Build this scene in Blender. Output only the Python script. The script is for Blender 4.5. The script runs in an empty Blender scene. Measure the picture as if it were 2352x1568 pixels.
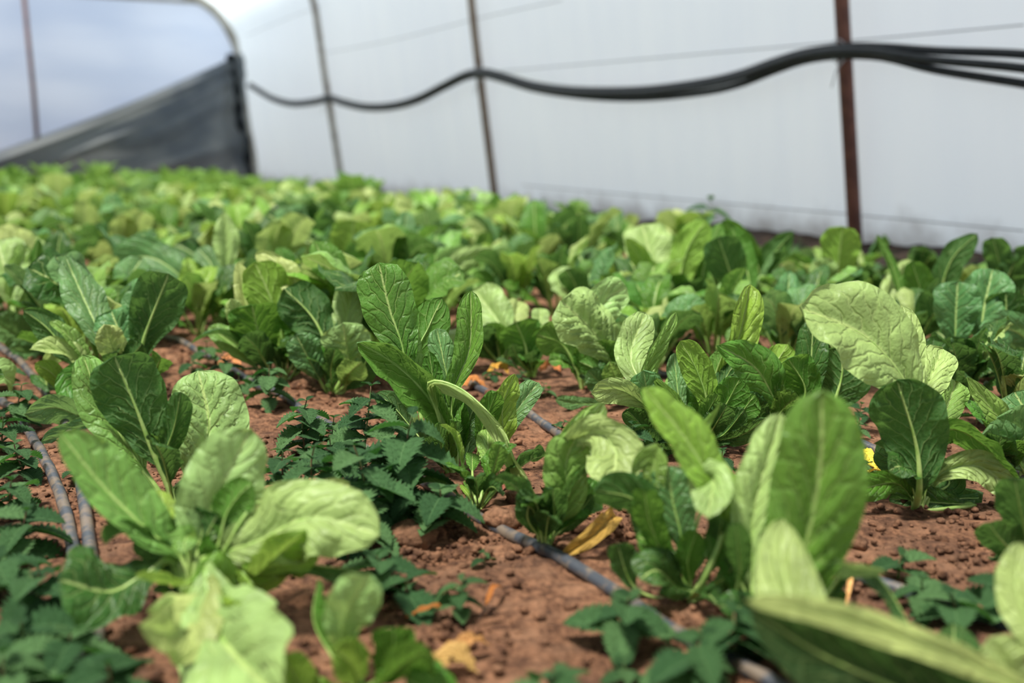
import bpy, math, random
from mathutils import Vector, noise, Matrix
C = bpy.context.scene.collection
random.seed(7)
F = 2400.0; CH = 0.5; PITCH = math.atan((784-345)/F)
CAM = Vector((0, 0, CH))
cp, sp = math.cos(PITCH), math.sin(PITCH)
def ray(x, y):
    a = (x-1176)/F; b = -(y-784)/F
    return Vector((a, cp+b*sp, -sp+b*cp))
def P(x, y, D): return CAM + ray(x, y)*D
def gdepth(x, y): return -CH/ray(x, y).z
def G(x, y): return P(x, y, gdepth(x, y))
RD = Vector((-0.46911, 0.88314, 0)); RN = Vector((-0.88314, -0.46911, 0))   # along the rows / across them (to the left)
WALL = -3.545; ENDA = 13.8
def W(al, ac, z=0): return RD*al + RN*ac + Vector((0, 0, z))
def sstep(a, b, x):
    t = max(0, min(1, (x-a)/(b-a))); return t*t*(3-2*t)

# ------------------------------------------------------------------ materials
def mat(name):
    m = bpy.data.materials.new(name); m.use_nodes = True
    nt = m.node_tree; nt.nodes.clear()
    return m, nt, nt.nodes, nt.links
def out(nt, sock):
    o = nt.nodes.new('ShaderNodeOutputMaterial'); nt.links.new(sock, o.inputs[0]); return o
def M(nt, op, a, b=None, c=None, clamp=False):
    n = nt.nodes.new('ShaderNodeMath'); n.operation = op; n.use_clamp = clamp
    for i, v in enumerate((a, b, c)):
        if v is None: continue
        if isinstance(v, (int, float)): n.inputs[i].default_value = v
        else: nt.links.new(v, n.inputs[i])
    return n.outputs[0]
def MR(nt, v, a, b, c=0, d=1):
    n = nt.nodes.new('ShaderNodeMapRange'); n.interpolation_type = 'SMOOTHSTEP'
    nt.links.new(v, n.inputs[0])
    for i, k in enumerate((a, b, c, d)): n.inputs[i+1].default_value = k
    return n.outputs[0]
def MIX(nt, f, a, b, mode='MIX'):
    n = nt.nodes.new('ShaderNodeMix'); n.data_type = 'RGBA'; n.blend_type = mode
    for s, v in ((n.inputs[0], f), (n.inputs[6], a), (n.inputs[7], b)):
        if isinstance(v, (int, float)): s.default_value = v
        elif isinstance(v, tuple): s.default_value = (*v, 1)
        else: nt.links.new(v, s)
    return n.outputs[2]
def NOISE(nt, scale, detail=4, vec=None, rough=.55):
    n = nt.nodes.new('ShaderNodeTexNoise'); n.inputs['Scale'].default_value = scale
    n.inputs['Detail'].default_value = detail; n.inputs['Roughness'].default_value = rough
    if vec is not None: nt.links.new(vec, n.inputs['Vector'])
    return n.outputs['Fac']
def BUMP(nt, h, strength, dist, normal=None):
    n = nt.nodes.new('ShaderNodeBump'); n.inputs['Strength'].default_value = strength
    n.inputs['Distance'].default_value = dist; nt.links.new(h, n.inputs['Height'])
    if normal is not None: nt.links.new(normal, n.inputs['Normal'])
    return n.outputs[0]
def POS(nt):
    n = nt.nodes.new('ShaderNodeNewGeometry'); return n.outputs['Position']
def PBSDF(nt, col, rough=.6, spec=.5, normal=None, metal=0):
    b = nt.nodes.new('ShaderNodeBsdfPrincipled')
    if isinstance(col, tuple): b.inputs['Base Color'].default_value = (*col, 1)
    else: nt.links.new(col, b.inputs['Base Color'])
    if isinstance(rough, (int, float)): b.inputs['Roughness'].default_value = rough
    else: nt.links.new(rough, b.inputs['Roughness'])
    b.inputs['Specular IOR Level'].default_value = spec; b.inputs['Metallic'].default_value = metal
    if normal is not None: nt.links.new(normal, b.inputs['Normal'])
    return b.outputs[0]

NV, KV = 7.5, 2.6        # side veins along a blade and how far they sweep forward
def leaf_material(name, base, vein, under, trans, nv=NV, kv=KV, rough=.46, spec=.32, tr=.33):
    m, nt, N, L = mat(name)
    uv = N.new('ShaderNodeUVMap'); uv.uv_map = 'UVMap'
    sep = N.new('ShaderNodeSeparateXYZ'); L.new(uv.outputs[0], sep.inputs[0])
    u = M(nt, 'ABSOLUTE', M(nt, 'MULTIPLY_ADD', sep.outputs[0], 2, -1)); v = sep.outputs[1]
    oi = N.new('ShaderNodeObjectInfo')
    tc = N.new('ShaderNodeTexCoord')
    wob = M(nt, 'MULTIPLY', M(nt, 'SUBTRACT', NOISE(nt, 26, 2, tc.outputs['Object']), .5), 1.5)
    side = M(nt, 'MULTIPLY', M(nt, 'GREATER_THAN', sep.outputs[0], .5), .42)
    ph = M(nt, 'ADD', M(nt, 'ADD', M(nt, 'SUBTRACT', M(nt, 'MULTIPLY', v, nv), M(nt, 'MULTIPLY', u, kv)), wob), side)
    d1 = M(nt, 'ABSOLUTE', M(nt, 'SUBTRACT', M(nt, 'FRACT', ph), .5))          # 0 on a side vein
    uf = M(nt, 'SUBTRACT', u, .38)                                            # forks of the side veins
    d2 = M(nt, 'ADD', M(nt, 'ABSOLUTE', M(nt, 'SUBTRACT', M(nt, 'FRACT', M(nt, 'MULTIPLY_ADD', uf, 2.6, ph)), .5)), M(nt, 'MULTIPLY', M(nt, 'LESS_THAN', uf, 0), 1))
    d = M(nt, 'MINIMUM', d1, M(nt, 'ADD', d2, .015))
    sv = M(nt, 'MULTIPLY', MR(nt, d, .055, .0), MR(nt, u, .97, .35))
    mid = MR(nt, u, .06, .025)
    vor = N.new('ShaderNodeTexVoronoi'); vor.feature = 'DISTANCE_TO_EDGE'; vor.inputs['Scale'].default_value = 150
    L.new(tc.outputs['Object'], vor.inputs['Vector'])
    net = MR(nt, vor.outputs['Distance'], .09, .0)
    veins = M(nt, 'MAXIMUM', mid, M(nt, 'MULTIPLY', sv, .6))
    veins = M(nt, 'MAXIMUM', veins, M(nt, 'MULTIPLY', net, .12))
    nz = NOISE(nt, 18, 3, tc.outputs['Object'])
    hs = N.new('ShaderNodeHueSaturation')
    L.new(M(nt, 'MULTIPLY_ADD', oi.outputs['Random'], .030, .487), hs.inputs['Hue'])
    L.new(M(nt, 'MULTIPLY_ADD', nz, 1.5, .25), hs.inputs['Value'])
    hs.inputs['Color'].default_value = (*base, 1)
    tint = MIX(nt, 1.0, hs.outputs[0], oi.outputs['Color'], 'MULTIPLY')
    col = MIX(nt, M(nt, 'MULTIPLY', veins, .75), tint, vein)
    geo = N.new('ShaderNodeNewGeometry')
    ucol = MIX(nt, 1.0, under, oi.outputs['Color'], 'MULTIPLY')
    ucol = MIX(nt, M(nt, 'MULTIPLY', veins, .6), ucol, vein)
    col = MIX(nt, geo.outputs['Backfacing'], col, ucol)
    hgt = M(nt, 'ADD', M(nt, 'MULTIPLY', MR(nt, d, 0, .22), .9), M(nt, 'MULTIPLY', NOISE(nt, 90, 3, tc.outputs['Object']), .6))
    hgt = M(nt, 'ADD', hgt, M(nt, 'MULTIPLY', vor.outputs['Distance'], .5))
    nor = BUMP(nt, hgt, .9, .0017)
    rg = N.new('ShaderNodeMix'); rg.data_type = 'FLOAT'; L.new(geo.outputs['Backfacing'], rg.inputs[0])
    rg.inputs[2].default_value = rough; rg.inputs[3].default_value = .7
    p = PBSDF(nt, col, rg.outputs[0], spec, nor)
    gm = N.new('ShaderNodeGamma'); L.new(oi.outputs['Color'], gm.inputs[0]); gm.inputs[1].default_value = .5
    t = N.new('ShaderNodeBsdfTranslucent'); L.new(MIX(nt, 1.0, MIX(nt, M(nt, 'MULTIPLY', veins, .35), trans, vein), gm.outputs[0], 'MULTIPLY'), t.inputs[0]); L.new(nor, t.inputs['Normal'])
    mx = N.new('ShaderNodeMixShader'); mx.inputs[0].default_value = tr
    L.new(p, mx.inputs[1]); L.new(t.outputs[0], mx.inputs[2]); out(nt, mx.outputs[0])
    return m
LEAF = leaf_material('chard_leaf', (.115, .265, .035), (.50, .62, .22), (.10, .24, .03), (.25, .43, .075))
NETL = leaf_material('nettle_leaf', (.075, .20, .062), (.15, .30, .11), (.11, .25, .095), (.10, .32, .05), nv=5.5, kv=1.5, rough=.6, spec=.25, tr=.25)
DRYL = leaf_material('dry_leaf', (.62, .38, .07), (.65, .45, .12), (.5, .3, .08), (.6, .35, .05), tr=.2, rough=.7, spec=.2)

def simple(name, col, rough=.6, spec=.5, nscale=None, ncol=None, bump=0, bscale=60, tr=0, trc=None):
    m, nt, N, L = mat(name)
    c = col; nor = None
    if nscale:
        c = MIX(nt, MR(nt, NOISE(nt, nscale, 5, POS(nt)), .42, .62), col, ncol)
    if bump:
        nor = BUMP(nt, NOISE(nt, bscale, 5, POS(nt)), .8, bump)
    p = PBSDF(nt, c, rough, spec, nor)
    if tr:
        t = N.new('ShaderNodeBsdfTranslucent'); t.inputs[0].default_value = (*trc, 1)
        mx = N.new('ShaderNodeMixShader'); mx.inputs[0].default_value = tr
        L.new(p, mx.inputs[1]); L.new(t.outputs[0], mx.inputs[2]); p = mx.outputs[0]
    out(nt, p); return m
STALK = simple('chard_stalk', (.40, .55, .16), .4, .5, 40, (.26, .45, .09), .0006, 200, tr=.2, trc=(.4, .6, .1))
NSTEM = simple('nettle_stem', (.12, .20, .06), .6, .3, 60, (.20, .10, .06))
HOSE = simple('dusty_drip_pipe', (.045, .052, .065), .45, .5, 42, (.15, .115, .085), .0008, 120)
PIPE = simple('black_pipe', (.004, .007, .010), .45, .35, 25, (.010, .014, .017))
RUST = simple('rusty_steel', (.085, .030, .020), .55, .4, 14, (.14, .055, .035), .0008, 150)
GALV = simple('weathered_galvanised_steel', (.34, .32, .28), .5, .4, 9, (.20, .17, .14), .0008, 120)
PALE = simple('pale_painted_steel', (.46, .45, .40), .5, .5, 6, (.30, .28, .24))
WIRE = simple('greyed_wire', (.38, .41, .43), .6, .3)
def soil_material():
    m, nt, N, L = mat('red_soil')
    pos = POS(nt)
    big = NOISE(nt, 3.2, 4, pos); fine = NOISE(nt, 60, 8, pos, .7); mid = NOISE(nt, 17, 5, pos)
    c = MIX(nt, MR(nt, fine, .36, .64), (.075, .036, .022), (.315, .155, .085))
    c = MIX(nt, M(nt, 'MULTIPLY', MR(nt, mid, .45, .68), .55), c, (.40, .215, .125))
    c = MIX(nt, M(nt, 'MULTIPLY', MR(nt, big, .45, .62), .45), c, (.085, .048, .034))
    vo = N.new('ShaderNodeTexVoronoi'); vo.inputs['Scale'].default_value = 95; L.new(pos, vo.inputs['Vector'])
    h = M(nt, 'ADD', M(nt, 'MULTIPLY', fine, 1.0), M(nt, 'MULTIPLY', vo.outputs['Distance'], -.8))
    out(nt, PBSDF(nt, c, .95, .12, BUMP(nt, h, 1.0, .009))); return m
SOIL = soil_material()
BANK = simple('dark_soil', (.035, .028, .025), .95, .1, 12, (.085, .06, .045), .012, 40)
def film_material(name, col, mottle, tsp=0.0, streak=False):
    m, nt, N, L = mat(name)
    pos = POS(nt); mp = N.new('ShaderNodeMapping'); L.new(pos, mp.inputs[0]); mp.inputs['Scale'].default_value = (1, 1, .12) if not streak else (.25, .25, 1.4)
    n1 = NOISE(nt, 2.2 if streak else 7, 5, mp.outputs[0]); n2 = NOISE(nt, .55, 2, pos)
    c = MIX(nt, M(nt, 'MULTIPLY', MR(nt, n1, .35, .7), .45), col, mottle)  # random mottling between the two film tones
    c = MIX(nt, M(nt, 'MULTIPLY', MR(nt, n2, .4, .65), .5), c, mottle)
    sep = N.new('ShaderNodeSeparateXYZ'); L.new(pos, sep.inputs[0])
    low = M(nt, 'MULTIPLY', MR(nt, M(nt, 'ADD', sep.outputs[2], M(nt, 'MULTIPLY', NOISE(nt, 6, 4, pos), -.28)), .12, -.10), .75)
    c = MIX(nt, low, c, (.20, .17, .15))          # splashed soil along the foot
    t = N.new('ShaderNodeBsdfTranslucent'); L.new(c, t.inputs[0])
    g = PBSDF(nt, c, .35, .35)
    mx = N.new('ShaderNodeMixShader'); mx.inputs[0].default_value = .62
    L.new(g, mx.inputs[1]); L.new(t.outputs[0], mx.inputs[2])
    out(nt, mx.outputs[0]); return m
FILM = film_material('polythene_film', (.88, .955, .975), (.82, .90, .95))
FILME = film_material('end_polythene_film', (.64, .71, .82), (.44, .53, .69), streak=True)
def cloth_material():
    m, nt, N, L = mat('dark_shade_cloth')
    pos = POS(nt)
    c = MIX(nt, MR(nt, NOISE(nt, 1.3, 3, pos), .35, .65), (.13, .15, .17), (.23, .245, .245))
    t = N.new('ShaderNodeBsdfTranslucent'); L.new(c, t.inputs[0])
    mx = N.new('ShaderNodeMixShader'); mx.inputs[0].default_value = .35
    L.new(PBSDF(nt, c, .8, .2), mx.inputs[1]); L.new(t.outputs[0], mx.inputs[2]); out(nt, mx.outputs[0]); return m
CLOTH = cloth_material()

# ------------------------------------------------------------------ helpers
def mesh(name, vs, fs, m, uvs=None, smooth=True):
    me = bpy.data.meshes.new(name); me.from_pydata([tuple(v) for v in vs], [], fs)
    if uvs:
        ul = me.uv_layers.new(name='UVMap')
        li = [0]*len(me.loops); me.loops.foreach_get('vertex_index', li)
        fl = []
        for i in li: fl += uvs[i]
        ul.data.foreach_set('uv', fl)
    if smooth: me.polygons.foreach_set('use_smooth', [True]*len(me.polygons))
    me.materials.append(m); me.update(); return me
def obj(name, me, parent=None, color=None):
    o = bpy.data.objects.new(name, me); C.objects.link(o)
    if parent: o.parent = parent
    if color: o.color = (*color, 1)
    return o
def tag(o, label=None, cat=None, group=None, kind=None):
    for k, v in (('label', label), ('category', cat), ('group', group), ('kind', kind)):
        if v: o[k] = v
    return o
def empty(name, loc, rz=0, label=None, cat=None, group=None):
    o = bpy.data.objects.new(name, None); C.objects.link(o); o.location = loc; o.rotation_euler = (0, 0, rz)
    o.empty_display_size = .05
    return tag(o, label, cat, group)
def catmull(pts, n):
    p = [pts[0]*2-pts[1]] + list(pts) + [pts[-1]*2-pts[-2]]
    dense = []
    for i in range(1, len(p)-2):
        for k in range(12):
            t = k/12; a, b, c, d = p[i-1], p[i], p[i+1], p[i+2]
            dense.append(.5*((2*b)+(c-a)*t+(2*a-5*b+4*c-d)*t*t+(3*b-a-3*c+d)*t*t*t))
    dense.append(pts[-1].copy())
    ls = [0]
    for i in range(1, len(dense)): ls.append(ls[-1]+(dense[i]-dense[i-1]).length)
    T = ls[-1]; res = []; j = 0
    for k in range(n):
        s = T*k/(n-1)
        while j < len(ls)-2 and ls[j+1] < s: j += 1
        f = (s-ls[j])/max(1e-9, ls[j+1]-ls[j]); res.append(dense[j].lerp(dense[j+1], min(1, f)))
    return res, T
def tube(pts, r, ns=8, caps=True):
    """pts list of Vector, r number or list -> verts, faces"""
    vs, fs = [], []; n = len(pts); ref = None
    for i, p in enumerate(pts):
        t = (pts[min(i+1, n-1)]-pts[max(i-1, 0)]).normalized()
        if ref is None: ref = t.orthogonal().normalized()
        ref = (ref-t*ref.dot(t)).normalized(); b = t.cross(ref)
        rr = r[i] if isinstance(r, (list, tuple)) else r
        for k in range(ns):
            a = 2*math.pi*k/ns; vs.append(p+(ref*math.cos(a)+b*math.sin(a))*rr)
    for i in range(n-1):
        for k in range(ns):
            k2 = (k+1) % ns; fs.append((i*ns+k, i*ns+k2, (i+1)*ns+k2, (i+1)*ns+k))
    if caps: fs.append(tuple(range(ns-1, -1, -1))); fs.append(tuple((n-1)*ns+k for k in range(ns)))
    return vs, fs
STY = {'r': (.95, .36), 'o': (.95, .52), 'p': (.85, .85), 'l': (.7, .55)}
def leaf_geo(pts, normals, width, p=.28, style='o', fold=18, curl=-12, foldl=None, foldr=None, pucker=1.0, ruffle=1.0, nu=17, nv=40, seed=0, twist=0):
    """blade grid + midrib centre line.  normals: function(i, T) -> upper normal"""
    c, Ln = catmull(pts, nv)
    a, b = STY[style]; tm = a/(a+b); wm = tm**a*(1-tm)**b
    vs, uvs, mid, nrm = [], [], [], []
    rnd = random.Random(seed); phs = rnd.uniform(0, 9); off = Vector((rnd.uniform(0, 50), rnd.uniform(0, 50), 0))
    pN = None; fr = rnd.uniform(-6, 14)
    for i in range(nv):
        T = (c[min(i+1, nv-1)]-c[max(i-1, 0)]).normalized()
        n = normals(i/(nv-1), T); n = (n-T*n.dot(T))
        if n.length < .15 and pN is not None: n = pN-T*pN.dot(T)
        n.normalize()
        if pN is not None: n = (n*.5+pN*.5); n = (n-T*n.dot(T)).normalized()
        pN = n
        S = T.cross(n)
        if twist:
            R = Matrix.Rotation(math.radians(twist)*(i/(nv-1)), 3, T); n = R@n; S = R@S
        t = (i/(nv-1)-p)/(1-p)
        wmin = width*.045
        w = wmin if t <= 0 else max(wmin*(1-t), .5*width*(t**a*(max(0, 1-t))**b)/wm)
        if t <= 0: w = wmin*(.6+.4*i/(nv-1)/max(p, .01))
        # slightly uneven outline, as on a real leaf
        mid.append(c[i]); nrm.append(n)
        for j in range(nu):
            u = -1+2*j/(nu-1); au = abs(u)
            ew = w*(1+.13*noise.noise(Vector((t*5*(1 if u > 0 else 1.1), 3*(u > 0)+phs, 0)))*(1 if t > 0 else 0)) if j in (0, nu-1) or 1 else w
            F0 = math.radians(fr)+math.radians((foldl if u < 0 and foldl is not None else foldr if u > 0 and foldr is not None else fold))
            K = math.radians(curl)
            ang = F0+K*au*.5
            lat = math.cos(ang)*au*ew; up = math.sin(ang)*au*ew
            if t > 0:
                env = min(1, t*5)*min(1, (1-t)*6)
                ph = t*NV - au*KV + (.42 if u > 0 else 0)+.25*noise.noise(Vector((t*3, u*2, phs)))
                pk = abs(math.sin(math.pi*(ph-.5)))**.7
                up += pucker*width*.075*pk*math.sin(math.pi*min(1, au*1.15))**.8*env
                up += ruffle*width*.055*au**2.2*math.sin(t*19+phs+u*1.3+2*noise.noise(Vector((t*4, phs, u))))*env
                up += width*.10*noise.noise(Vector((t*3.5, u*1.6, phs))+off)*au
            vs.append(c[i]+S*(lat*(1 if u > 0 else -1))+n*up); uvs.append((j/(nu-1), max(0, t)))
    fs = []
    for i in range(nv-1):
        for j in range(nu-1):
            a0 = i*nu+j; fs.append((a0, a0+1, a0+nu+1, a0+nu))
    return vs, fs, uvs, mid, nrm, Ln
def stalk_geo(mid, nrm, r0, ns=7, p=.3):
    n = len(mid); m = int(n*.93); pts = []; rs = []
    for i in range(m):
        f = i/(m-1); r = r0*(1-.15*min(1, f/p)) if f < p else r0*(.85*(1-(f-p)/(1-p))**1.2+.07)
        rs.append(r); pts.append(mid[i]-nrm[i]*r*.45)
    return tube(pts, rs, ns)

TONES = {'n': (.72, .80, .7), 'd': (.28, .40, .48), 'k': (.10, .15, .2), 'p': (1.65, 1.3, 1.9), 'y': (1.8, 1.4, 1.2), 'b': (.85, .85, 2.0), 'g': (.52, .70, .42), 'w': (2.95, 1.75, 4.2)}  # leaf tints; palest and darkest also carry sunlit sheen and shade
def add_leaf(parent, base, pts, normals, width, tone, seed, r0=None, stalk=True, **k):
    vs, fs, uvs, mid, nrm, Ln = leaf_geo(pts, normals, width, seed=seed, **k)
    o = obj('leaf', mesh('leaf', [v-base for v in vs], fs, LEAF, uvs), parent, TONES[tone])
    if stalk:
        r0 = r0 or max(.0022, min(.0058, width*.06))
        sv, sf = stalk_geo(mid, nrm, r0, p=k.get('p', .28))
        obj('stalk', mesh('stalk', [v-base for v in sv], sf, STALK), o)
    return o
PLANTS = []
def chard(bx, by, label, leaves, cat='chard plant', name='chard_plant', group=None, dd=0):
    base = G(bx, by); base.z = ground_h(base.x, base.y); D0 = gdepth(bx, by)
    e = empty(name, base, 0, label, cat, group); PLANTS.append(base)
    for i, lf in enumerate(leaves):
        path, w, roll = lf[0], lf[1], lf[2]; tone = lf[3] if len(lf) > 3 else 'n'
        k = dict(lf[4]) if len(lf) > 4 else {}
        cr = math.cos(math.radians(roll))
        dz = k.pop('dz', (.10 if cr > 0.3 else -.07 if cr < -.3 else 0) + .02*math.sin(i*2.4))
        d0 = k.pop('d0', 0)                       # depth offset of the whole leaf
        path = [(path[0][0], path[0][1])] + list(path[1:])
        pl = [0]
        for q in range(1, len(path)): pl.append(pl[-1]+math.dist(path[q], path[q-1]))
        tot = pl[-1]
        pre = math.dist(path[0], (bx, by)); Dl = D0+d0
        pts3 = [P(x, y, Dl+dz*(l/tot)**1.1) for (x, y), l in zip(path, pl)]
        p = k.pop('p', .12)
        if pre > 18:
            pts3 = [base+Vector(((random.random()-.5)*.012, (random.random()-.5)*.012, -.004))]+pts3
            p = (pre+p*tot)/(pre+tot)
        else: pts3[0].z = min(pts3[0].z, base.z)
        for q in pts3[1:]: q.z = max(q.z, base.z+.008)
        p = min(p, .75)
        wm = w/F*(Dl+dz*.6)
        V = (CAM-pts3[len(pts3)//2]).normalized()
        def nf(t, T, V=V, roll=roll):
            n = V-T*V.dot(T)
            if n.length < .12: n = Vector((0, 0, 1))-T*T.z
            n.normalize(); return Matrix.Rotation(math.radians(roll), 3, T)@n
        add_leaf(e, base, pts3, nf, wm, tone, i*17+int(bx), p=p, **k)
    HAND.append((e, D0)); return e
HAND = []

# ------------------------------------------------------------------ ground
HOSES = []
def ground_h(x, y):
    v = Vector((x, y, 0))
    return .012*noise.noise(v*2.6)+.006*noise.noise(v*8+Vector((3, 1, 7)))
def grid_ground():
    al0 = -1.2; rows = []
    vs, fs = [], []
    # fine patch near the camera, coarse further back: one sheet with uneven spacing
    ys = [-7, -3]; y = -.6
    while y < 15.5: ys.append(y); y += .0085 if .75 < y < 2.0 else (.02 if y < 3.2 and y > .4 else .12)
    nx = 190
    for yy in ys:
        half = .75+max(0, yy)*.62+.6
        for i in range(nx+1):
            f = -1+2*i/nx
            x = f*half if yy < 4 else f*half*1.25
            if i in (0, nx): x = (-9 if i == 0 else 9) if abs(x) < 9 else x
            vv = Vector((x, yy, 0)); z = ground_h(x, yy)
            if yy < 3.4:
                z += .0065*noise.noise(vv*26)+.0055*max(0, noise.noise(vv*48+Vector((9, 0, 0))))+.005*noise.noise(vv*95)
            vs.append((x, yy, z))
    for r in range(len(ys)-1):
        for i in range(nx):
            a = r*(nx+1)+i; fs.append((a, a+1, a+nx+2, a+nx+1))
    return mesh('floor', vs, fs, SOIL)
fl = obj('floor', grid_ground()); tag(fl, 'bare reddish brown crumbly soil of the greenhouse bed', None, None, 'structure')

# ------------------------------------------------------------------ greenhouse
PROFE = [(0, -.06), (0, 0), (.03, .45), (.07, .85), (.11, 1.3), (.16, 1.72), (.24, 1.95), (.38, 2.17), (.62, 2.34), (1.1, 2.52), (1.8, 2.66), (2.8, 2.74)]
PROF = [(0, -.06), (0, 0), (.055, .45), (.105, .85), (.16, 1.3), (.205, 1.72), (.245, 1.97), (.36, 2.2), (.62, 2.36), (1.1, 2.52), (1.8, 2.66), (2.8, 2.74)]
def arch_pts(al, inset=0, n=40, prof=None, k=1):
    pts = [W(al, WALL+a*(k if a < .25 else 1+(k-1)*.25/a)+inset, z-inset*.4*(a/1.5)) for a, z in (prof or PROF)[1:]]
    return catmull(pts, n)[0]
def wall_film():
    vs, fs = [], []; na = 64; al0, al1 = -1.5, ENDA+.02; n = 40
    for i in range(na+1):
        al = al0+(al1-al0)*i/na
        pts = catmull([W(al, WALL-.045+a, z+(.03 if a > .5 else 0)) for a, z in PROF[:-2]], n)[0]
        for k, p in enumerate(pts):
            bul = .018*noise.noise(Vector((al*.9, k*.12, 2)))+.006*noise.noise(Vector((al*6, k*.3, 5)))
            vs.append(p+RN*bul)
    for i in range(na):
        for k in range(n-1):
            a = i*n+k; fs.append((a, a+1, a+n+1, a+n))
    return mesh('wall_right', vs, fs, FILM)
tag(obj('wall_right', wall_film()), 'milky polythene film side wall curving up over the hoops', None, None, 'structure')
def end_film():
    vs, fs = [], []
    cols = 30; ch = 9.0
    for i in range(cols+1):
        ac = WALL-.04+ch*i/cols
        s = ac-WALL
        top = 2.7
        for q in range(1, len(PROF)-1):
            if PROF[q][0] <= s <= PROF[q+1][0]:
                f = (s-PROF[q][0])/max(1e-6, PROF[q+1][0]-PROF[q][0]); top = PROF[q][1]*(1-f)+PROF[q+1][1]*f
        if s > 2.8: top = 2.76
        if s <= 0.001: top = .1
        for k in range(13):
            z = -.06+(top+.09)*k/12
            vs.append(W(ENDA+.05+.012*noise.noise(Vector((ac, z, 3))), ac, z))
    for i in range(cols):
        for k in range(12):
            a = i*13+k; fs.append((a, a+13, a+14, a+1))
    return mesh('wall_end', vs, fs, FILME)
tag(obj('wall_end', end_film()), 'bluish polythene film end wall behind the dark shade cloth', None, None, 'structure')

def hoop(al, r, m, label, last=False, mm=None):
    e = empty('hoop_post', W(al, WALL, 0), 0, label, 'greenhouse hoop')
    pts = arch_pts(al, .0, 44, None, 1.28 if 3 < al < 4 else 1.1); pts[0] = pts[0]-Vector((0, 0, .05))
    b = W(al, WALL, 0)
    v, f = tube([q-b for q in pts], r, 12); obj('pipe', mesh('pipe', v, f, m), e)
    # wire tie that carries the hanging pipes
    v, f = tube([b*0+W(al-.045, WALL+HANG_IN(al)+.03, HANG_Z[0])-b+Vector((0, 0, dz)) for dz in (-.05, 0, .05)], .002, 5)
    return e
# hanging pipe heights come from the photograph, set out on the wall itself
def wall_in(z):
    for q in range(1, len(PROF)-1):
        if PROF[q][1] <= z <= PROF[q+1][1]:
            f = (z-PROF[q][1])/(PROF[q+1][1]-PROF[q][1]); return PROF[q][0]*(1-f)+PROF[q+1][0]*f
    return 0 if z < .5 else 3
def on_wall(x, y, inset=.115):
    r = ray(x, y); lo = .3; hi = 30; last = None
    t = .5
    while t < 20:
        q = CAM+r*t; ac = q.dot(RN); g = ac-(WALL+wall_in(max(0.001, q.z))+inset)
        if g < 0: break
        t += .01
    return CAM+r*t
HPX = [(2700, 215), (2500, 170), (2352, 146), (2150, 133), (2030, 120), (1935, 118), (1850, 130), (1780, 152), (1700, 180), (1620, 198), (1500, 212), (1400, 214), (1300, 210), (1220, 198), (1160, 180), (1110, 168), (1070, 174), (1020, 198), (960, 228), (900, 244), (840, 246), (790, 236), (757, 226), (720, 234), (670, 238), (625, 226), (595, 208), (575, 196)]
HG = [on_wall(x, y) for x, y in HPX]
print('hang', [tuple(round(c, 2) for c in (q.dot(RD), q.dot(RN), q.z)) for q in HG[::4]])
HANG_Z = [1.0]
def HANG_IN(al): return .08
BROWN_STEEL = simple('browned_steel', (.17, .12, .09), .55, .4, 10, (.24, .19, .15))
posts = [(-.05, .030, RUST, 'rusty hoop pipe nearest the camera along the film side wall'),
         (3.39, .031, RUST, 'thick rusty brown hoop pipe standing at the right of the film wall'),
         (6.90, .029, BROWN_STEEL, 'brownish hoop pipe in the middle of the film side wall'),
         (10.33, .031, GALV, 'grey hoop pipe next before the end arch on the film wall')]
for al, r, m, lab in posts: hoop(al, r, m, lab)
e = empty('end_arch', W(ENDA-.03, WALL, 0), 0, 'pale curved arch pipe where side wall meets end wall', 'greenhouse hoop')
b = W(ENDA-.03, WALL, 0)
v, f = tube([q-b for q in arch_pts(ENDA-.03, .02, 44, PROFE)], .055, 12); obj('pipe', mesh('pipe', v, f, PALE), e)
b = W(ENDA-.07, WALL+2.60, 0)
v, f = tube([Vector((0, 0, -.05)), Vector((0, 0, 1.2)), RN*.03+Vector((0, 0, 2.74))], .026, 10)
tag(obj('end_post', mesh('end_post', v, f, RUST)), 'thin dark upright post against the end wall at left', 'post').location = b
b = W(ENDA-.04, WALL+.6, 2.31)
v, f = tube([Vector((0, 0, 0)), RN*3+Vector((0, 0, .0)), RN*6.5], .028, 10)
tag(obj('cross_bar', mesh('cross_bar', v, f, GALV)), 'level cross bar of the end wall at the top edge', 'bar').location = b

hose_defs = [('uppermost of the black pipes hung along the film side wall', 0.0185, 9, .0165, 0),
             ('lowest of the black pipes hung along the film side wall, dropping away at right', -.0175, 0, .0165, 1),
             ('middle black pipe of the bundle hung along the film side wall', -.001, 0, .0165, 2)]
for lab, dz, _, r, wh in hose_defs:
    pts = []
    for i, ((px, py), q) in enumerate(zip(HPX, HG)):
        o = Vector((0, 0, dz))
        if wh == 1: o += Vector((0, 0, -.050*sstep(1990, 2300, px)-.012*sstep(1250, 1400, px)*(1-sstep(1650, 1850, px)))) 
        if wh == 2: o += RN*.031+Vector((0, 0, -.014*sstep(2000, 2300, px)))
        if wh == 0: o += Vector((0, 0, .012*sstep(1950, 2300, px)+.006*sstep(1350, 1600, px)*(1-sstep(1750, 1900, px))))
        pts.append(q+o)
    pts = catmull(pts, 170)[0]; b = pts[0].copy()
    v, f = tube([q-b for q in pts], r, 10)
    o = tag(obj('hanging_pipe', mesh('hanging_pipe', v, f, PIPE)), lab, 'pipe', None); o.location = b
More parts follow.
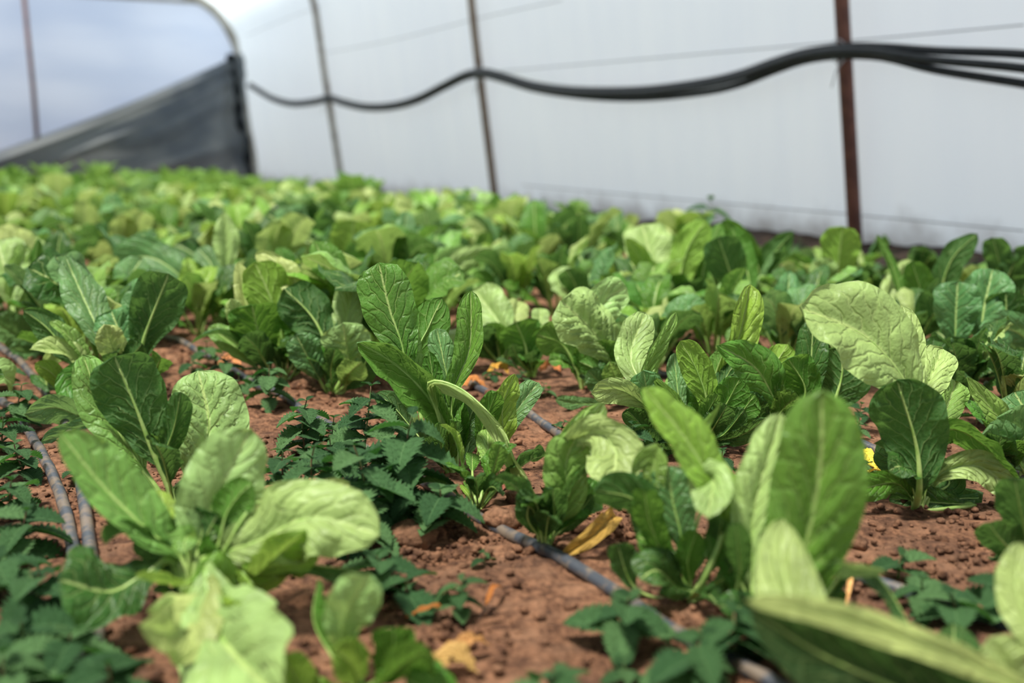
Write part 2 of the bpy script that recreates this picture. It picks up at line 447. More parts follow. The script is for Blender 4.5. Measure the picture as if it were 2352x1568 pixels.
# ties
for (x, y), lab in zip(((1935, 118), (1110, 168), (757, 226)), ('clear plastic tie holding the pipes at the thick rusty hoop', 'tie holding the pipes at the middle hoop', 'tie holding the pipes at the grey far hoop')):
    q = on_wall(x-9, y, .10); v = []; f = []
    pts = [Vector((.035*math.cos(a)*.9, .035*math.sin(a)*.5, .052*math.sin(a)*1.0)) for a in [k*math.pi/8 for k in range(17)]]
    pts += [Vector((.02, -.03, -.02)), Vector((-.02, -.04, -.09)), Vector((-.035, -.045, -.15))]
    v, f = tube(pts, .0028, 6); o = tag(obj('tie', mesh('tie', v, f, WIRE)), lab, 'tie'); o.location = q
# wires strung along the film
wires = [([(2352, 57), (1925, 96), (1332, 148), (1120, 166)], 'thin wire strung just above the hanging pipes'),
         ([(1290, 0), (1100, 42), (900, 92), (745, 122)], 'thin wire high on the film between the middle and far hoops'),
         ([(735, 14), (650, 46), (566, 82)], 'short thin wire beside the end arch, high up'),
         ([(2352, 530), (1960, 493), (1500, 452), (1200, 425)], 'faint low wire near the foot of the film')]
for px, lab in wires:
    pts = [on_wall(x, y, .0) for x, y in px]; pts = catmull(pts, 30)[0]; b = pts[0].copy()
    v, f = tube([q-b for q in pts], .0028, 6); o = tag(obj('wire', mesh('wire', v, f, WIRE)), lab, 'wire'); o.location = b

# dark shade cloth stretched diagonally over the end wall
def curtain():
    vs, fs = [], []; nu_, nz_ = 110, 40
    for i in range(nu_+1):
        s = .14+(7.2-.14)*i/nu_          # distance left of the side wall
        top = 1.70-(s-.17)*(1.70-.50)/(2.998-.17)
        top = max(top, .12)-.05*math.sin(math.pi*min(1, (s-.17)/2.9))
        for k in range(nz_+1):
            f = k/nz_; z = -.02+(top+.02)*f
            dt = top-z
            fold = .03*math.exp(-((dt-.10)/.035)**2)+.035*math.exp(-((dt-.27-.10*s*.3)/.05)**2)+.022*math.sin(dt*13+s*2.1+1.5*noise.noise(Vector((s, dt*2, 0))))*min(1, dt*3)
            fold += .03*noise.noise(Vector((s*.9+dt, dt*3.2, 4)))
            if s < .42: fold += .03*math.sin((s-.14)*40)
            vs.append(W(ENDA-.16-fold*1.9, WALL+s, z))
    for i in range(nu_):
        for k in range(nz_):
            a = i*(nz_+1)+k; fs.append((a, a+1, a+nz_+2, a+nz_+1))
    return mesh('shade_cloth', vs, fs, CLOTH)
e = empty('shade_curtain', W(ENDA-.1, WALL+.2, 0), 0, 'dark grey shade cloth hung diagonally across the end wall', 'curtain')
o = obj('cloth', curtain(), e); o.location = -e.location
rolled = []
for i in range(60):
    f = i/59; z = 1.72*(1-f)-.03
    a_in = wall_in(max(.01, z))
    rolled.append(W(ENDA-.16, WALL+a_in+.10+.015*math.sin(f*17), z)-e.location)
v, f = tube(rolled, [.05+.012*math.sin(i*.9) for i in range(60)], 10)
obj('gathered_edge', mesh('gathered_edge', v, f, simple('black_cloth', (.012, .015, .018), .8, .2)), e)

# soil bank along the wall foot
def bank():
    vs, fs = [], []; n = 220; mrow = 9
    for i in range(n+1):
        al = -.6+(ENDA+.4)*i/n
        for k in range(mrow):
            f = k/(mrow-1); ac = WALL-.03+.45*f
            z = -.02+(.125+.06*noise.noise(Vector((al*2.2, 0, 3))))*(1-f)**.8+.03*noise.noise(Vector((al*9, f*3, 1)))*(1-f*.6)
            if k == mrow-1: z = -.03
            vs.append(W(al, ac, z))
    for i in range(n):
        for k in range(mrow-1):
            a = i*mrow+k; fs.append((a, a+mrow, a+mrow+1, a+1))
    return mesh('trim_1', vs, fs, BANK)
tag(obj('trim_1', bank()), 'dark bank of soil heaped along the foot of the film wall', None, None, 'structure')

# ------------------------------------------------------------------ drip lines
def drip(px, r, label, pxs=None):
    pts = []
    for x, y in px:
        g = G(x, y); g.z = 0; pts.append(g)
    pts, L_ = catmull(pts, 240)
    for i, q in enumerate(pts): q.z = ground_h(q.x, q.y)+r*.72+.0015*math.sin(i*.35)
    b = pts[0].copy()
    v, f = tube([q-b for q in pts], r, 12)
    e = empty('drip_line', b, 0, label, 'irrigation pipe')
    obj('pipe', mesh('pipe', v, f, HOSE), e)
    return e, pts
_, HP = drip([(1950, 1690), (1620, 1510), (1500, 1440), (1390, 1358), (1290, 1300), (1180, 1235), (1040, 1163), (920, 1085), (800, 1010), (640, 915), (535, 862), (430, 800), (250, 700), (60, 600)], .0085, 'dusty grey drip pipe crossing the bare soil in the middle')
_, HP2 = drip([(2560, 1560), (2300, 1440), (2080, 1370), (1850, 1290), (1600, 1170), (1480, 1110), (1380, 1060), (1280, 1002), (1200, 948), (1090, 897), (960, 830), (800, 750), (640, 670)], .0085, 'drip pipe emerging behind the central sharp plant')
_, HP3 = drip([(2600, 1190), (2360, 1110), (2200, 1082), (2080, 1055), (1960, 1022), (1830, 985), (1690, 930), (1500, 850)], .0085, 'black drip pipe behind the tall stalk at right')
_, HP4 = drip([(175, 1640), (180, 1500), (183, 1420), (170, 1290), (152, 1190), (125, 1110), (75, 1010), (30, 940), (-60, 860)], .0085, 'left one of the two drip pipes at the left edge')
_, HP5 = drip([(230, 1640), (225, 1500), (218, 1400), (208, 1280), (190, 1140), (165, 1030), (130, 940), (60, 850), (-60, 770)], .0085, 'right one of the two drip pipes at the left edge')

# ------------------------------------------------------------------ soil clods and crumbs
def rock(r, seed, sub=2):
    import bmesh
    bm = bmesh.new(); bmesh.ops.create_icosphere(bm, subdivisions=sub, radius=1)
    o = Vector((seed*3.1, seed*1.7, 0))
    for v in bm.verts:
        k = 1+.35*noise.noise(v.co*1.3+o)+.18*noise.noise(v.co*3.4+o)+(.08*noise.noise(v.co*8+o) if sub > 2 else 0)
        v.co = Vector((v.co.x*k*1.1, v.co.y*k, v.co.z*k*.72))*r
    vs = [v.co.copy() for v in bm.verts]; fs = [tuple(v.index for v in f.verts) for f in bm.faces]
    bm.free(); return vs, fs
clods = [(950, 1245, 62, 'largest cracked soil clod, left of the middle drip pipe'), (1012, 1228, 34, 'soil clod touching the right side of the largest clod'),
         (1150, 1205, 52, 'soil clod between the drip pipe and the small stalky chard'), (1185, 1150, 30, 'round soil clod below the red dry leaf scrap'),
         (1210, 1165, 24, 'small soil clod right of the red dry leaf scrap'), (1130, 920, 30, 'soil clod in the gap behind the central plant'),
         (1200, 985, 18, 'small clod beside the pipe behind the central plant'), (1145, 1130, 22, 'small clod at the base of the stalky chard'),
         (1480, 1372, 20, 'small clod right of the yellow withered leaf'), (1300, 1265, 32, 'clod under the drooping folded leaf'),
         (1345, 1225, 38, 'brown clod behind the yellow withered leaf'), (690, 890, 26, 'pale brown clod behind the nettle patch'),
         (1240, 1420, 17, 'pale small stone-like clod on the open soil'), (1310, 1400, 20, 'pale clod near the lower bend of the pipe'),
         (1960, 1250, 34, 'dark soil clod in the shade right of the huge upright leaf'), (2010, 1290, 26, 'dark soil clod below the shaded lying leaf')]
for i, (x, y, pr, lab) in enumerate(clods):
    g = G(x, y); r = pr/F*gdepth(x, y)*.8
    v, f = rock(r, i+1, 3); o = obj('soil_clod', mesh('soil_clod', v, f, SOIL)); o.location = (g.x, g.y, ground_h(g.x, g.y)+r*.30); o.rotation_euler = (0, 0, i*1.3)
    tag(o, lab, 'soil clod', 'soil clods on the bed')
cv, cf = [], []; rr = random.Random(3)
protos = [rock(1, 20+i, 1) for i in range(6)]
for i in range(24000):
    y = .85+2.0*rr.random()**1.25; x = (rr.random()*2-1)*(.55*y+.1)
    n_ = noise.noise(Vector((x*5, y*5, 1)))
    if rr.random() > .38+1.3*n_: continue
    r = .0014+.0066*rr.random()**3.2
    vs, fs = protos[i % 6]; a = rr.random()*6.28; ca, sa = math.cos(a), math.sin(a); b = len(cv); z = ground_h(x, y)+r*.4+.002
    for v in vs: cv.append((x+(v.x*ca-v.y*sa)*r, y+(v.x*sa+v.y*ca)*r, z+v.z*r))
    cf += [tuple(k+b for k in f) for f in fs]
tag(obj('soil_crumbs', mesh('soil_crumbs', cv, cf, SOIL)), 'loose reddish soil crumbs strewn over the bed', 'soil', None, 'stuff')
# ------------------------------------------------------------------ chard plants set out one by one
# leaf = (outline of the midrib from crown to tip, widest width, roll, tone, options); roll 0 shows the upper face, 180 the underside
chard(440, 1440, 'large out of focus chard clump in the left foreground, leaves spreading to all sides', [
 ([(420, 1290), (340, 1220), (230, 1110), (135, 990)], 165, 15, 'p', dict(style='l', dz=-.02, p=.02, foldl=35, foldr=5, curl=20)),
 ([(455, 1280), (470, 1200), (510, 1110), (578, 985)], 185, 5, 'w', dict(style='l', p=.02, dz=.04, fold=10)),
 ([(500, 1290), (600, 1240), (720, 1190), (872, 1228)], 195, -18, 'w', dict(style='l', dz=-.03, ruffle=1.8, p=.02)),
 ([(520, 1270), (610, 1240), (700, 1190), (802, 1110)], 110, -20, 'w', dict(style='l', dz=.08)),
 ([(560, 1190), (640, 1145), (740, 1130)], 42, 60, 'w', dict(style='l', dz=.12)),
 ([(500, 1280), (580, 1320), (620, 1290), (700, 1220)], 150, 40, 'y', dict(style='r', dz=-.04)),
 ([(400, 1290), (330, 1320), (250, 1360), (132, 1330)], 205, 35, 'd', dict(style='r', dz=-.08, curl=-30)),
 ([(410, 1270), (350, 1250), (290, 1220), (240, 1250)], 110, 100, 'd', dict(style='r', dz=-.02)),
 ([(430, 1260), (410, 1220), (385, 1180), (368, 1125)], 50, 20, 'y', dict(style='o')),
 ([(440, 1290), (430, 1230), (420, 1270)], 60, 30, 'p', dict(style='o', dz=-.05)),
 ([(470, 1300), (500, 1340), (520, 1420), (600, 1400)], 140, 20, 'y', dict(style='o', dz=-.10, d0=-.05)),
 ([(470, 1290), (480, 1380), (520, 1480), (660, 1620)], 300, 15, 'w', dict(style='o', dz=-.22, d0=-.06, ruffle=1.8, p=.02)),
 ([(450, 1300), (470, 1240), (500, 1180)], 130, 178, 'd', dict(style='r', dz=.0)),  # dark filler leaves, shade of the clump's heart put into their colour
 ([(430, 1310), (380, 1260), (350, 1200)], 120, 178, 'd', dict(style='r', dz=.0)),
 ([(470, 1320), (540, 1290), (590, 1230)], 140, 178, 'd', dict(style='r', dz=.0)),
 ([(460, 1320), (470, 1290), (520, 1280)], 130, 20, 'g', dict(style='r', dz=-.04)),
 ([(450, 1400), (480, 1330), (460, 1290)], 130, 20, 'y', dict(style='r', dz=-.04, d0=-.04)),
 ([(480, 1360), (440, 1420), (400, 1460), (318, 1435)], 190, 25, 'w', dict(style='p', dz=-.14, d0=-.08)),
 ([(460, 1330), (420, 1340), (370, 1330), (310, 1325)], 40, 50, 'y', dict(style='l', dz=-.1, d0=-.05)),
 ([(500, 1260), (520, 1180), (555, 1130), (580, 1110)], 90, 165, 'n', dict(style='o', dz=.0)),
 ([(520, 1330), (640, 1290), (740, 1300), (850, 1310)], 90, 110, 'd', dict(style='l', dz=-.02)),
])
chard(405, 1180, 'chard with a broad dark leaf and a pale ribbed leaf behind the blurred left clump', [
 ([(385, 1110), (345, 1020), (310, 930), (262, 818)], 165, 175, 'd', dict(style='r', dz=-.03, fold=10)),
 ([(360, 1120), (290, 1020), (230, 920), (190, 815)], 120, 15, 'p', dict(style='l', dz=.03, pucker=1.6)),
 ([(400, 1130), (445, 1080), (480, 980), (455, 850)], 190, 0, 'w', dict(style='l', dz=.05, fold=8, pucker=1.8)),
 ([(390, 1130), (380, 1050), (400, 980), (415, 900)], 70, 170, 'd', dict(style='o')),
 ([(380, 1150), (330, 1110), (290, 1080), (250, 1075)], 70, 60, 'd', dict(style='o')),
 ([(400, 1150), (450, 1120), (480, 1110)], 60, 60, 'd', {}),
])
chard(262, 925, 'sharp chard clump at left with a tall pointed leaf and a dark jagged leaf', [
 ([(250, 850), (225, 760), (185, 670), (148, 585)], 92, 15, 'b', dict(style='p', pucker=1.5, fold=14)),
 ([(315, 860), (330, 780), (355, 710), (388, 628)], 122, 180, 'd', dict(style='r', dz=-.02, fold=8, pucker=1.5)),
 ([(300, 850), (310, 740), (335, 640)], 90, 20, 'b', dict(style='o', dz=.08, ruffle=2)),
 ([(275, 860), (262, 810), (240, 745)], 74, 5, 'w', dict(style='o', dz=-.05, pucker=1.4)),
 ([(290, 850), (280, 780), (255, 712)], 100, -15, 'b', dict(style='r', dz=.03)),
 ([(215, 860), (160, 810), (105, 750), (52, 712)], 75, 165, 'd', dict(style='l', dz=.0)),
 ([(225, 870), (185, 810), (150, 765), (112, 738)], 46, 40, 'p', dict(style='l', dz=-.03)),
 ([(220, 900), (190, 850), (140, 810), (68, 803)], 68, 35, 'w', dict(style='l', dz=-.05, foldl=40)),
 ([(250, 905), (210, 860), (170, 880), (195, 935)], 80, 0, 'g', dict(style='l', dz=-.1)),
 ([(240, 960), (185, 955), (125, 935), (56, 950)], 75, -20, 'b', dict(style='o', dz=-.15, d0=-.12)),
 ([(235, 960), (180, 1010), (140, 1040), (95, 1030)], 55, -10, 'b', dict(style='r', dz=-.15, d0=-.15)),
 ([(320, 880), (300, 830), (325, 790)], 70, 160, 'd', {}),
 ([(330, 880), (355, 850), (370, 820)], 60, 170, 'g', dict(style='r')),
 ([(200, 900), (120, 890), (80, 860)], 60, 60, 'd', {}),
 ([(230, 900), (150, 880), (110, 850), (80, 835)], 50, 160, 'y', {}),
 ([(225, 965), (215, 925), (190, 900)], 45, 10, 'b', dict(d0=-.05)),
])
chard(65, 800, 'chard cut by the left picture edge beside the tall pointed leaf', [
 ([(35, 745), (20, 650), (-8, 552)], 120, 5, 'w', dict(style='r')),
 ([(70, 760), (74, 660), (88, 548)], 40, 150, 'g', dict(style='o', dz=-.05)),
 ([(75, 760), (95, 670), (145, 588)], 42, 45, 'p', dict(style='l', dz=.03)),
 ([(125, 740), (88, 700), (55, 665), (28, 668)], 58, 20, 'w', dict(style='r')),
 ([(140, 770), (125, 710), (100, 655), (140, 668)], 66, 20, 'w', dict(style='r', dz=-.03)),
 ([(150, 790), (135, 730), (85, 665)], 85, 165, 'd', dict(style='r')),
 ([(115, 850), (60, 780), (-20, 735)], 95, 20, 'b', dict(style='o', d0=-.05, dz=-.1)),
 ([(110, 850), (60, 810), (20, 800)], 55, 25, 'b', dict(style='o', d0=-.08, dz=-.1)),
 ([(45, 770), (30, 700), (60, 560)], 70, 30, 'p', dict(dz=.1)),
])
chard(520, 750, 'chard with one pale spade shaped leaf on an upright yellow stalk', [
 ([(516, 735), (518, 640), (519, 560), (514, 485)], 62, 5, 'w', dict(style='p', p=.48, dz=.02, fold=25)),
 ([(505, 735), (480, 665), (428, 700)], 62, 10, 'y', dict(style='o', dz=-.1)),
 ([(500, 740), (420, 640), (340, 590), (262, 608)], 90, 10, 'b', dict(style='r', dz=.05)),
 ([(540, 740), (560, 640), (590, 570)], 50, 40, 'b', {}),
 ([(520, 740), (490, 620), (455, 570)], 70, 5, 'b', dict(style='o')),
 ([(530, 740), (555, 660), (550, 610)], 50, 170, 'g', {}),
 ([(500, 740), (455, 640), (430, 600)], 55, 160, 'n', {}),
 ([(545, 740), (585, 660), (620, 560)], 40, 60, 'p', {}),
 ([(510, 745), (470, 700), (450, 640)], 40, 60, 'y', {}),
])
chard(650, 875, 'chard with a wide glowing green leaf and ruffled pale crest left of centre', [
 ([(655, 850), (645, 760), (620, 680), (585, 602)], 112, 178, 'y', dict(style='r', dz=-.02, pucker=.5)),
 ([(700, 830), (690, 700), (655, 630), (587, 582)], 66, 25, 'w', dict(style='l', dz=.04, ruffle=2.2)),
 ([(610, 850), (590, 760), (565, 700), (548, 600)], 48, 10, 'w', dict(style='l', dz=.04)),
 ([(605, 850), (560, 770), (530, 686)], 46, 0, 'w', dict(style='r', dz=-.06)),
 ([(620, 860), (600, 790), (578, 700)], 125, 182, 'g', dict(style='r', dz=-.08, pucker=.5)),
 ([(640, 860), (560, 800), (500, 765), (440, 788)], 52, 100, 'd', dict(style='l', dz=-.06)),
 ([(650, 870), (700, 780), (660, 700)], 90, 178, 'g', dict(style='o', dz=-.05)),
 ([(610, 860), (545, 800), (480, 750)], 60, 20, 'p', dict(dz=.0)),
 ([(630, 865), (590, 800), (560, 770)], 70, 170, 'd', dict(dz=-.1)),
 ([(670, 870), (690, 810), (695, 760)], 60, 170, 'd', dict(dz=-.04)),
])
chard(765, 905, 'chard left of the tall oval leaf, with dark scalloped leaf and puckered pale leaf', [
 ([(760, 860), (748, 790), (715, 725), (652, 662)], 125, 178, 'd', dict(style='r', dz=.03, ruffle=1.6)),
 ([(745, 890), (712, 830), (680, 768)], 82, 5, 'b', dict(style='r', dz=-.03, pucker=1.5)),
 ([(795, 890), (802, 840), (788, 742)], 108, 5, 'w', dict(style='r', dz=-.06, pucker=1.8, p=.1)),
 ([(790, 850), (795, 740), (820, 630)], 78, 5, 'w', dict(style='o', dz=.10)),
 ([(760, 890), (735, 830), (700, 800)], 60, 30, 'b', {}),
 ([(765, 900), (760, 850), (770, 800)], 50, 170, 'd', {}),
 ([(770, 900), (830, 850), (850, 800)], 70, 160, 'd', {}),
 ([(790, 900), (800, 860), (830, 830)], 70, 20, 'p', dict(dz=-.1)),
])
chard(1040, 1088, 'sharp central chard with a tall oval ribbed leaf and a long leaf arching left', [
 ([(965, 990), (925, 800), (895, 710), (870, 602)], 124, 0, 'n', dict(style='r', dz=.0, p=.30, fold=10, pucker=1.0)),
 ([(950, 960), (950, 860), (930, 780), (925, 730)], 70, 15, 'p', dict(style='r', dz=.02)),
 ([(975, 990), (955, 830), (985, 750), (1016, 683)], 95, 178, 'g', dict(style='o', dz=.09)),
 ([(1030, 1000), (1030, 890), (1017, 820), (1003, 753)], 60, 5, 'b', dict(style='r', dz=.03, pucker=.6)),
 ([(1040, 1000), (1040, 900), (1078, 800), (1082, 667)], 82, 10, 'n', dict(style='o', dz=.03, foldl=12, foldr=50, curl=-5)),
 ([(1020, 1010), (1000, 900), (985, 806)], 46, 175, 'g', dict(style='o', dz=.0)),
 ([(1040, 1060), (1025, 980), (975, 900), (905, 835), (820, 785)], 150, 150, 'n', dict(style='l', dz=-.05, foldl=-15, foldr=-60, curl=-35)),
 ([(1010, 960), (985, 880), (1060, 895), (1150, 980), (1185, 1060), (1248, 1168)], 80, 60, 'w', dict(style='l', dz=-.16, d0=-.04, foldl=25, p=.05)),
 ([(1050, 1080), (1048, 1000), (1030, 940), (1000, 900)], 85, 175, 'g', dict(style='r', dz=.02)),
 ([(1045, 1085), (1030, 1020), (1035, 965)], 50, 10, 'n', dict(style='o', dz=-.08, twist=60)),
 ([(1060, 1080), (1080, 1000), (1075, 930)], 55, 20, 'b', {}),
 ([(1100, 1050), (1150, 1010), (1155, 930), (1182, 858)], 66, 20, 'y', dict(style='l', dz=-.02, ruffle=2.2)),
 ([(1110, 1050), (1160, 990), (1195, 930), (1237, 878)], 62, 0, 'b', dict(style='r', dz=.04, foldr=35)),
 ([(1090, 1060), (1110, 980), (1140, 900)], 60, 175, 'g', {}),
 ([(1035, 1088), (1000, 1040), (985, 1000)], 40, 170, 'd', {}),
 ([(1040, 1090), (1015, 1030), (1010, 970)], 40, 165, 'd', {}),
 ([(1020, 1080), (960, 1000), (900, 930), (860, 905)], 60, 165, 'd', dict(dz=.06)),
])
chard(1098, 1170, 'small chard on long pale stalks rising beside the middle drip pipe', [
 ([(1085, 1130), (1065, 1070), (1040, 1000), (1010, 975)], 58, 20, 'y', dict(style='o', dz=-.02, p=.4, twist=80)),
 ([(1105, 1140), (1120, 1070), (1120, 985)], 56, 0, 'p', dict(style='o', p=.35)),
 ([(1110, 1150), (1130, 1090), (1150, 1020)], 46, 160, 'n', dict(style='o', p=.4)),
 ([(1090, 1140), (1085, 1080), (1085, 1040)], 36, 10, 'n', dict(p=.5)),
 ([(1100, 1150), (1125, 1110), (1140, 1075)], 46, 20, 'g', dict(p=.4)),
 ([(1105, 1165), (1125, 1145), (1152, 1122)], 13, 10, 'y', dict(p=.1)),
 ([(1105, 1168), (1118, 1145), (1130, 1130)], 11, 10, 'y', dict(p=.1)),
 ([(1092, 1168), (1075, 1160), (1058, 1150)], 12, 10, 'y', dict(p=.1)),
 ([(1100, 1168), (1080, 1172), (1068, 1166)], 16, 10, 'n', dict(p=.3)),
])
chard(1250, 1268, 'blurred chard with folded drooping yellow green leaf over the drip pipe', [
 ([(1262, 1230), (1275, 1130), (1320, 1010), (1388, 926)], 100, 10, 'p', dict(style='l', dz=.02, foldr=10, foldl=40, pucker=1.6)),
 ([(1262, 1240), (1290, 1130), (1265, 1200)], 60, 20, 'd', {}),
 ([(1290, 1100), (1310, 1020), (1370, 995), (1415, 1040), (1400, 1120)], 130, 10, 'w', dict(style='r', dz=-.12, ruffle=2.2, d0=.02)),
 ([(1250, 1230), (1300, 1160), (1300, 1060), (1330, 990)], 110, 15, 'p', dict(style='o', dz=-.02)),
 ([(1245, 1240), (1212, 1190), (1222, 1135)], 78, 165, 'd', dict(style='r', dz=-.05)),
 ([(1255, 1240), (1272, 1200), (1270, 1120)], 70, 172, 'd', dict(dz=-.06)),
 ([(1265, 1240), (1320, 1190), (1362, 1135)], 42, 160, 'd', dict(dz=.0)),
 ([(1245, 1250), (1235, 1200), (1250, 1160)], 50, 20, 'g', {}),
])
chard(1575, 1385, 'blurred chard with grey green oval leaf and bent pale leaf, right of the withered leaf', [
 ([(1620, 1330), (1670, 1180), (1620, 1080), (1560, 990), (1478, 890)], 125, 30, 'y', dict(style='l', dz=-.02, d0=-.06, p=.35, foldl=30)),
 ([(1640, 1250), (1620, 1120), (1640, 1100), (1625, 1190)], 100, 10, 'w', dict(style='o', dz=-.12)),
 ([(1570, 1300), (1562, 1220), (1545, 1150), (1532, 1068)], 118, 0, 'b', dict(style='r', dz=.0, pucker=1.2)),
 ([(1560, 1350), (1500, 1240), (1460, 1150), (1365, 1125)], 105, 150, 'd', dict(style='r', dz=-.02)),
 ([(1560, 1350), (1520, 1270), (1490, 1190), (1480, 1125)], 80, 170, 'g', dict(style='r')),
 ([(1620, 1400), (1560, 1350), (1510, 1310), (1470, 1330)], 110, 30, 'd', dict(style='r', dz=-.06)),
 ([(1480, 1390), (1445, 1330), (1418, 1248)], 74, 165, 'd', dict(style='r', dz=-.02)),
 ([(1610, 1350), (1640, 1280), (1660, 1190)], 70, 172, 'd', {}),
 ([(1590, 1370), (1580, 1290), (1600, 1220)], 70, 172, 'g', dict(dz=-.05)),
 ([(1600, 1210), (1630, 1110), (1600, 1010), (1655, 925)], 30, 60, 'y', dict(style='l', p=.05)),
 ([(1600, 1370), (1660, 1330), (1690, 1290)], 60, 160, 'd', {}),
 ([(1450, 1130), (1500, 1040), (1500, 1140)], 60, 20, 'p', dict(dz=.0)),
])
chard(1815, 1470, 'foreground chard with the huge upright leaf, dark above and pale below', [
 ([(1815, 1420), (1830, 1330), (1862, 1200), (1885, 1050), (1888, 895)], 215, 0, 'n', dict(style='o', dz=-.03, d0=-.08, fold=8, pucker=1.5, p=.1)),
 ([(1830, 1460), (1810, 1360), (1795, 1270), (1800, 1190)], 165, 10, 'w', dict(style='l', dz=.06, d0=-.17, p=.05)),  # pale front leaf standing for the huge leaf's sunlit lower part
 ([(1740, 1400), (1728, 1280), (1735, 1150), (1792, 948)], 120, 10, 'w', dict(style='l', dz=.04, pucker=1.8)),
 ([(1840, 1430), (1850, 1290), (1930, 1300), (2035, 1310)], 62, 40, 'w', dict(style='l', dz=-.02, d0=-.08)),
 ([(1880, 1400), (1960, 1300), (2030, 1340), (2115, 1480)], 115, 100, 'd', dict(style='l', dz=-.06, d0=-.03)),
 ([(1760, 1440), (1700, 1330), (1670, 1230), (1640, 1130)], 100, 165, 'g', dict(style='l', dz=.03)),
 ([(1780, 1440), (1740, 1350), (1720, 1240)], 95, 172, 'd', dict(style='r', dz=.03)),
 ([(1700, 1400), (1700, 1300), (1690, 1200)], 60, 172, 'd', {}),
 ([(1860, 1460), (1890, 1400), (1900, 1330)], 90, 172, 'd', dict(dz=-.03)),
 ([(1800, 1460), (1720, 1400), (1650, 1390)], 80, 30, 'd', dict(dz=-.04)),
])
chard(2240, 1700, 'very close dark chard leaf sweeping across the bottom right corner', [
 ([(2400, 1800), (2250, 1665), (2060, 1580), (1880, 1500), (1722, 1398)], 235, 160, 'k', dict(style='l', dz=-.05, d0=-.02, foldl=-10, foldr=-50, p=.05)),  # shade on the hanging underside put into a near-black tone
 ([(2400, 1630), (2250, 1535), (2060, 1462), (1880, 1408), (1712, 1378)], 80, 15, 'w', dict(style='l', dz=-.05, d0=-.07, p=.02)),  # separate pale strip standing for the lit top edge of the dark leaf
 ([(2300, 1680), (2200, 1600), (2050, 1560), (1900, 1540)], 190, 150, 'd', dict(style='l', dz=-.02)),
 ([(2380, 1620), (2330, 1560), (2270, 1465)], 110, 15, 'w', dict(style='r', dz=.0)),
 ([(2400, 1600), (2370, 1450), (2335, 1350), (2345, 1245)], 100, 10, 'w', dict(style='l', dz=.06)),
 ([(2300, 1680), (2200, 1560), (2190, 1430)], 130, 165, 'd', dict(style='l', dz=.1)),
])
chard(1590, 1035, 'sharp dense chard clump right of centre with a bright yellow green folded leaf', [
 ([(1610, 1000), (1625, 930), (1600, 850), (1562, 782)], 80, 178, 'y', dict(style='o', dz=-.02, foldr=-30, pucker=1.3)),
 ([(1580, 1000), (1560, 920), (1548, 810)], 44, 0, 'b', dict(style='o', dz=.05)),
 ([(1600, 1020), (1655, 950), (1700, 868)], 75, 160, 'g', dict(style='r', dz=-.04, foldr=-30)),
 ([(1630, 1000), (1580, 950), (1540, 900), (1508, 868)], 66, 150, 'n', dict(style='l', dz=-.07, foldl=-40)),
 ([(1545, 1000), (1495, 930), (1478, 850)], 84, 0, 'b', dict(style='r', dz=-.04, pucker=.8)),
 ([(1540, 990), (1480, 930), (1420, 895), (1358, 902)], 66, -10, 'w', dict(style='r', dz=-.08, ruffle=1.2)),
 ([(1550, 980), (1485, 870), (1515, 790), (1552, 717)], 48, 40, 'p', dict(style='l', dz=.04, pucker=2.2)),
 ([(1530, 950), (1450, 830), (1482, 718)], 84, 5, 'w', dict(style='o', dz=.12)),
 ([(1560, 1010), (1500, 1000), (1440, 940)], 60, 170, 'd', {}),
 ([(1600, 1030), (1660, 1000), (1710, 940)], 60, 165, 'd', {}),
 ([(1610, 1030), (1640, 980), (1670, 930)], 60, 175, 'd', dict(dz=-.1)),
 ([(1590, 1040), (1560, 1010), (1530, 960)], 60, 175, 'd', dict(dz=-.1)),
 ([(1570, 1030), (1530, 1040), (1480, 990)], 55, 20, 'd', dict(dz=-.1)),
 ([(1610, 1030), (1700, 1000), (1760, 960)], 50, 30, 'd', dict(dz=-.08)),
 ([(1600, 990), (1560, 900), (1530, 870)], 50, 0, 'p', {}),
 ([(1560, 1030), (1525, 960), (1470, 895)], 60, 30, 'g', dict(dz=-.12)),
 ([(1600, 1030), (1620, 960), (1648, 905)], 46, 178, 'n', dict(style='o', dz=-.08)),
 ([(1580, 1030), (1600, 960), (1615, 880)], 60, 10, 'g', dict(dz=.02)),
 ([(1570, 1030), (1545, 960), (1520, 905)], 58, 165, 'n', dict(style='p', dz=-.09, foldl=-45)),
 ([(1600, 1035), (1575, 985), (1580, 930)], 50, 178, 'd', dict(dz=-.1)),
 ([(1620, 1030), (1680, 975), (1735, 905)], 66, 150, 'g', dict(style='o', dz=-.02, foldr=-40)),
 ([(1610, 1010), (1650, 900), (1690, 830)], 60, 172, 'd', dict(dz=.08)),
 ([(1590, 1000), (1575, 900), (1590, 830)], 50, 10, 'n', dict(dz=.1)),
])
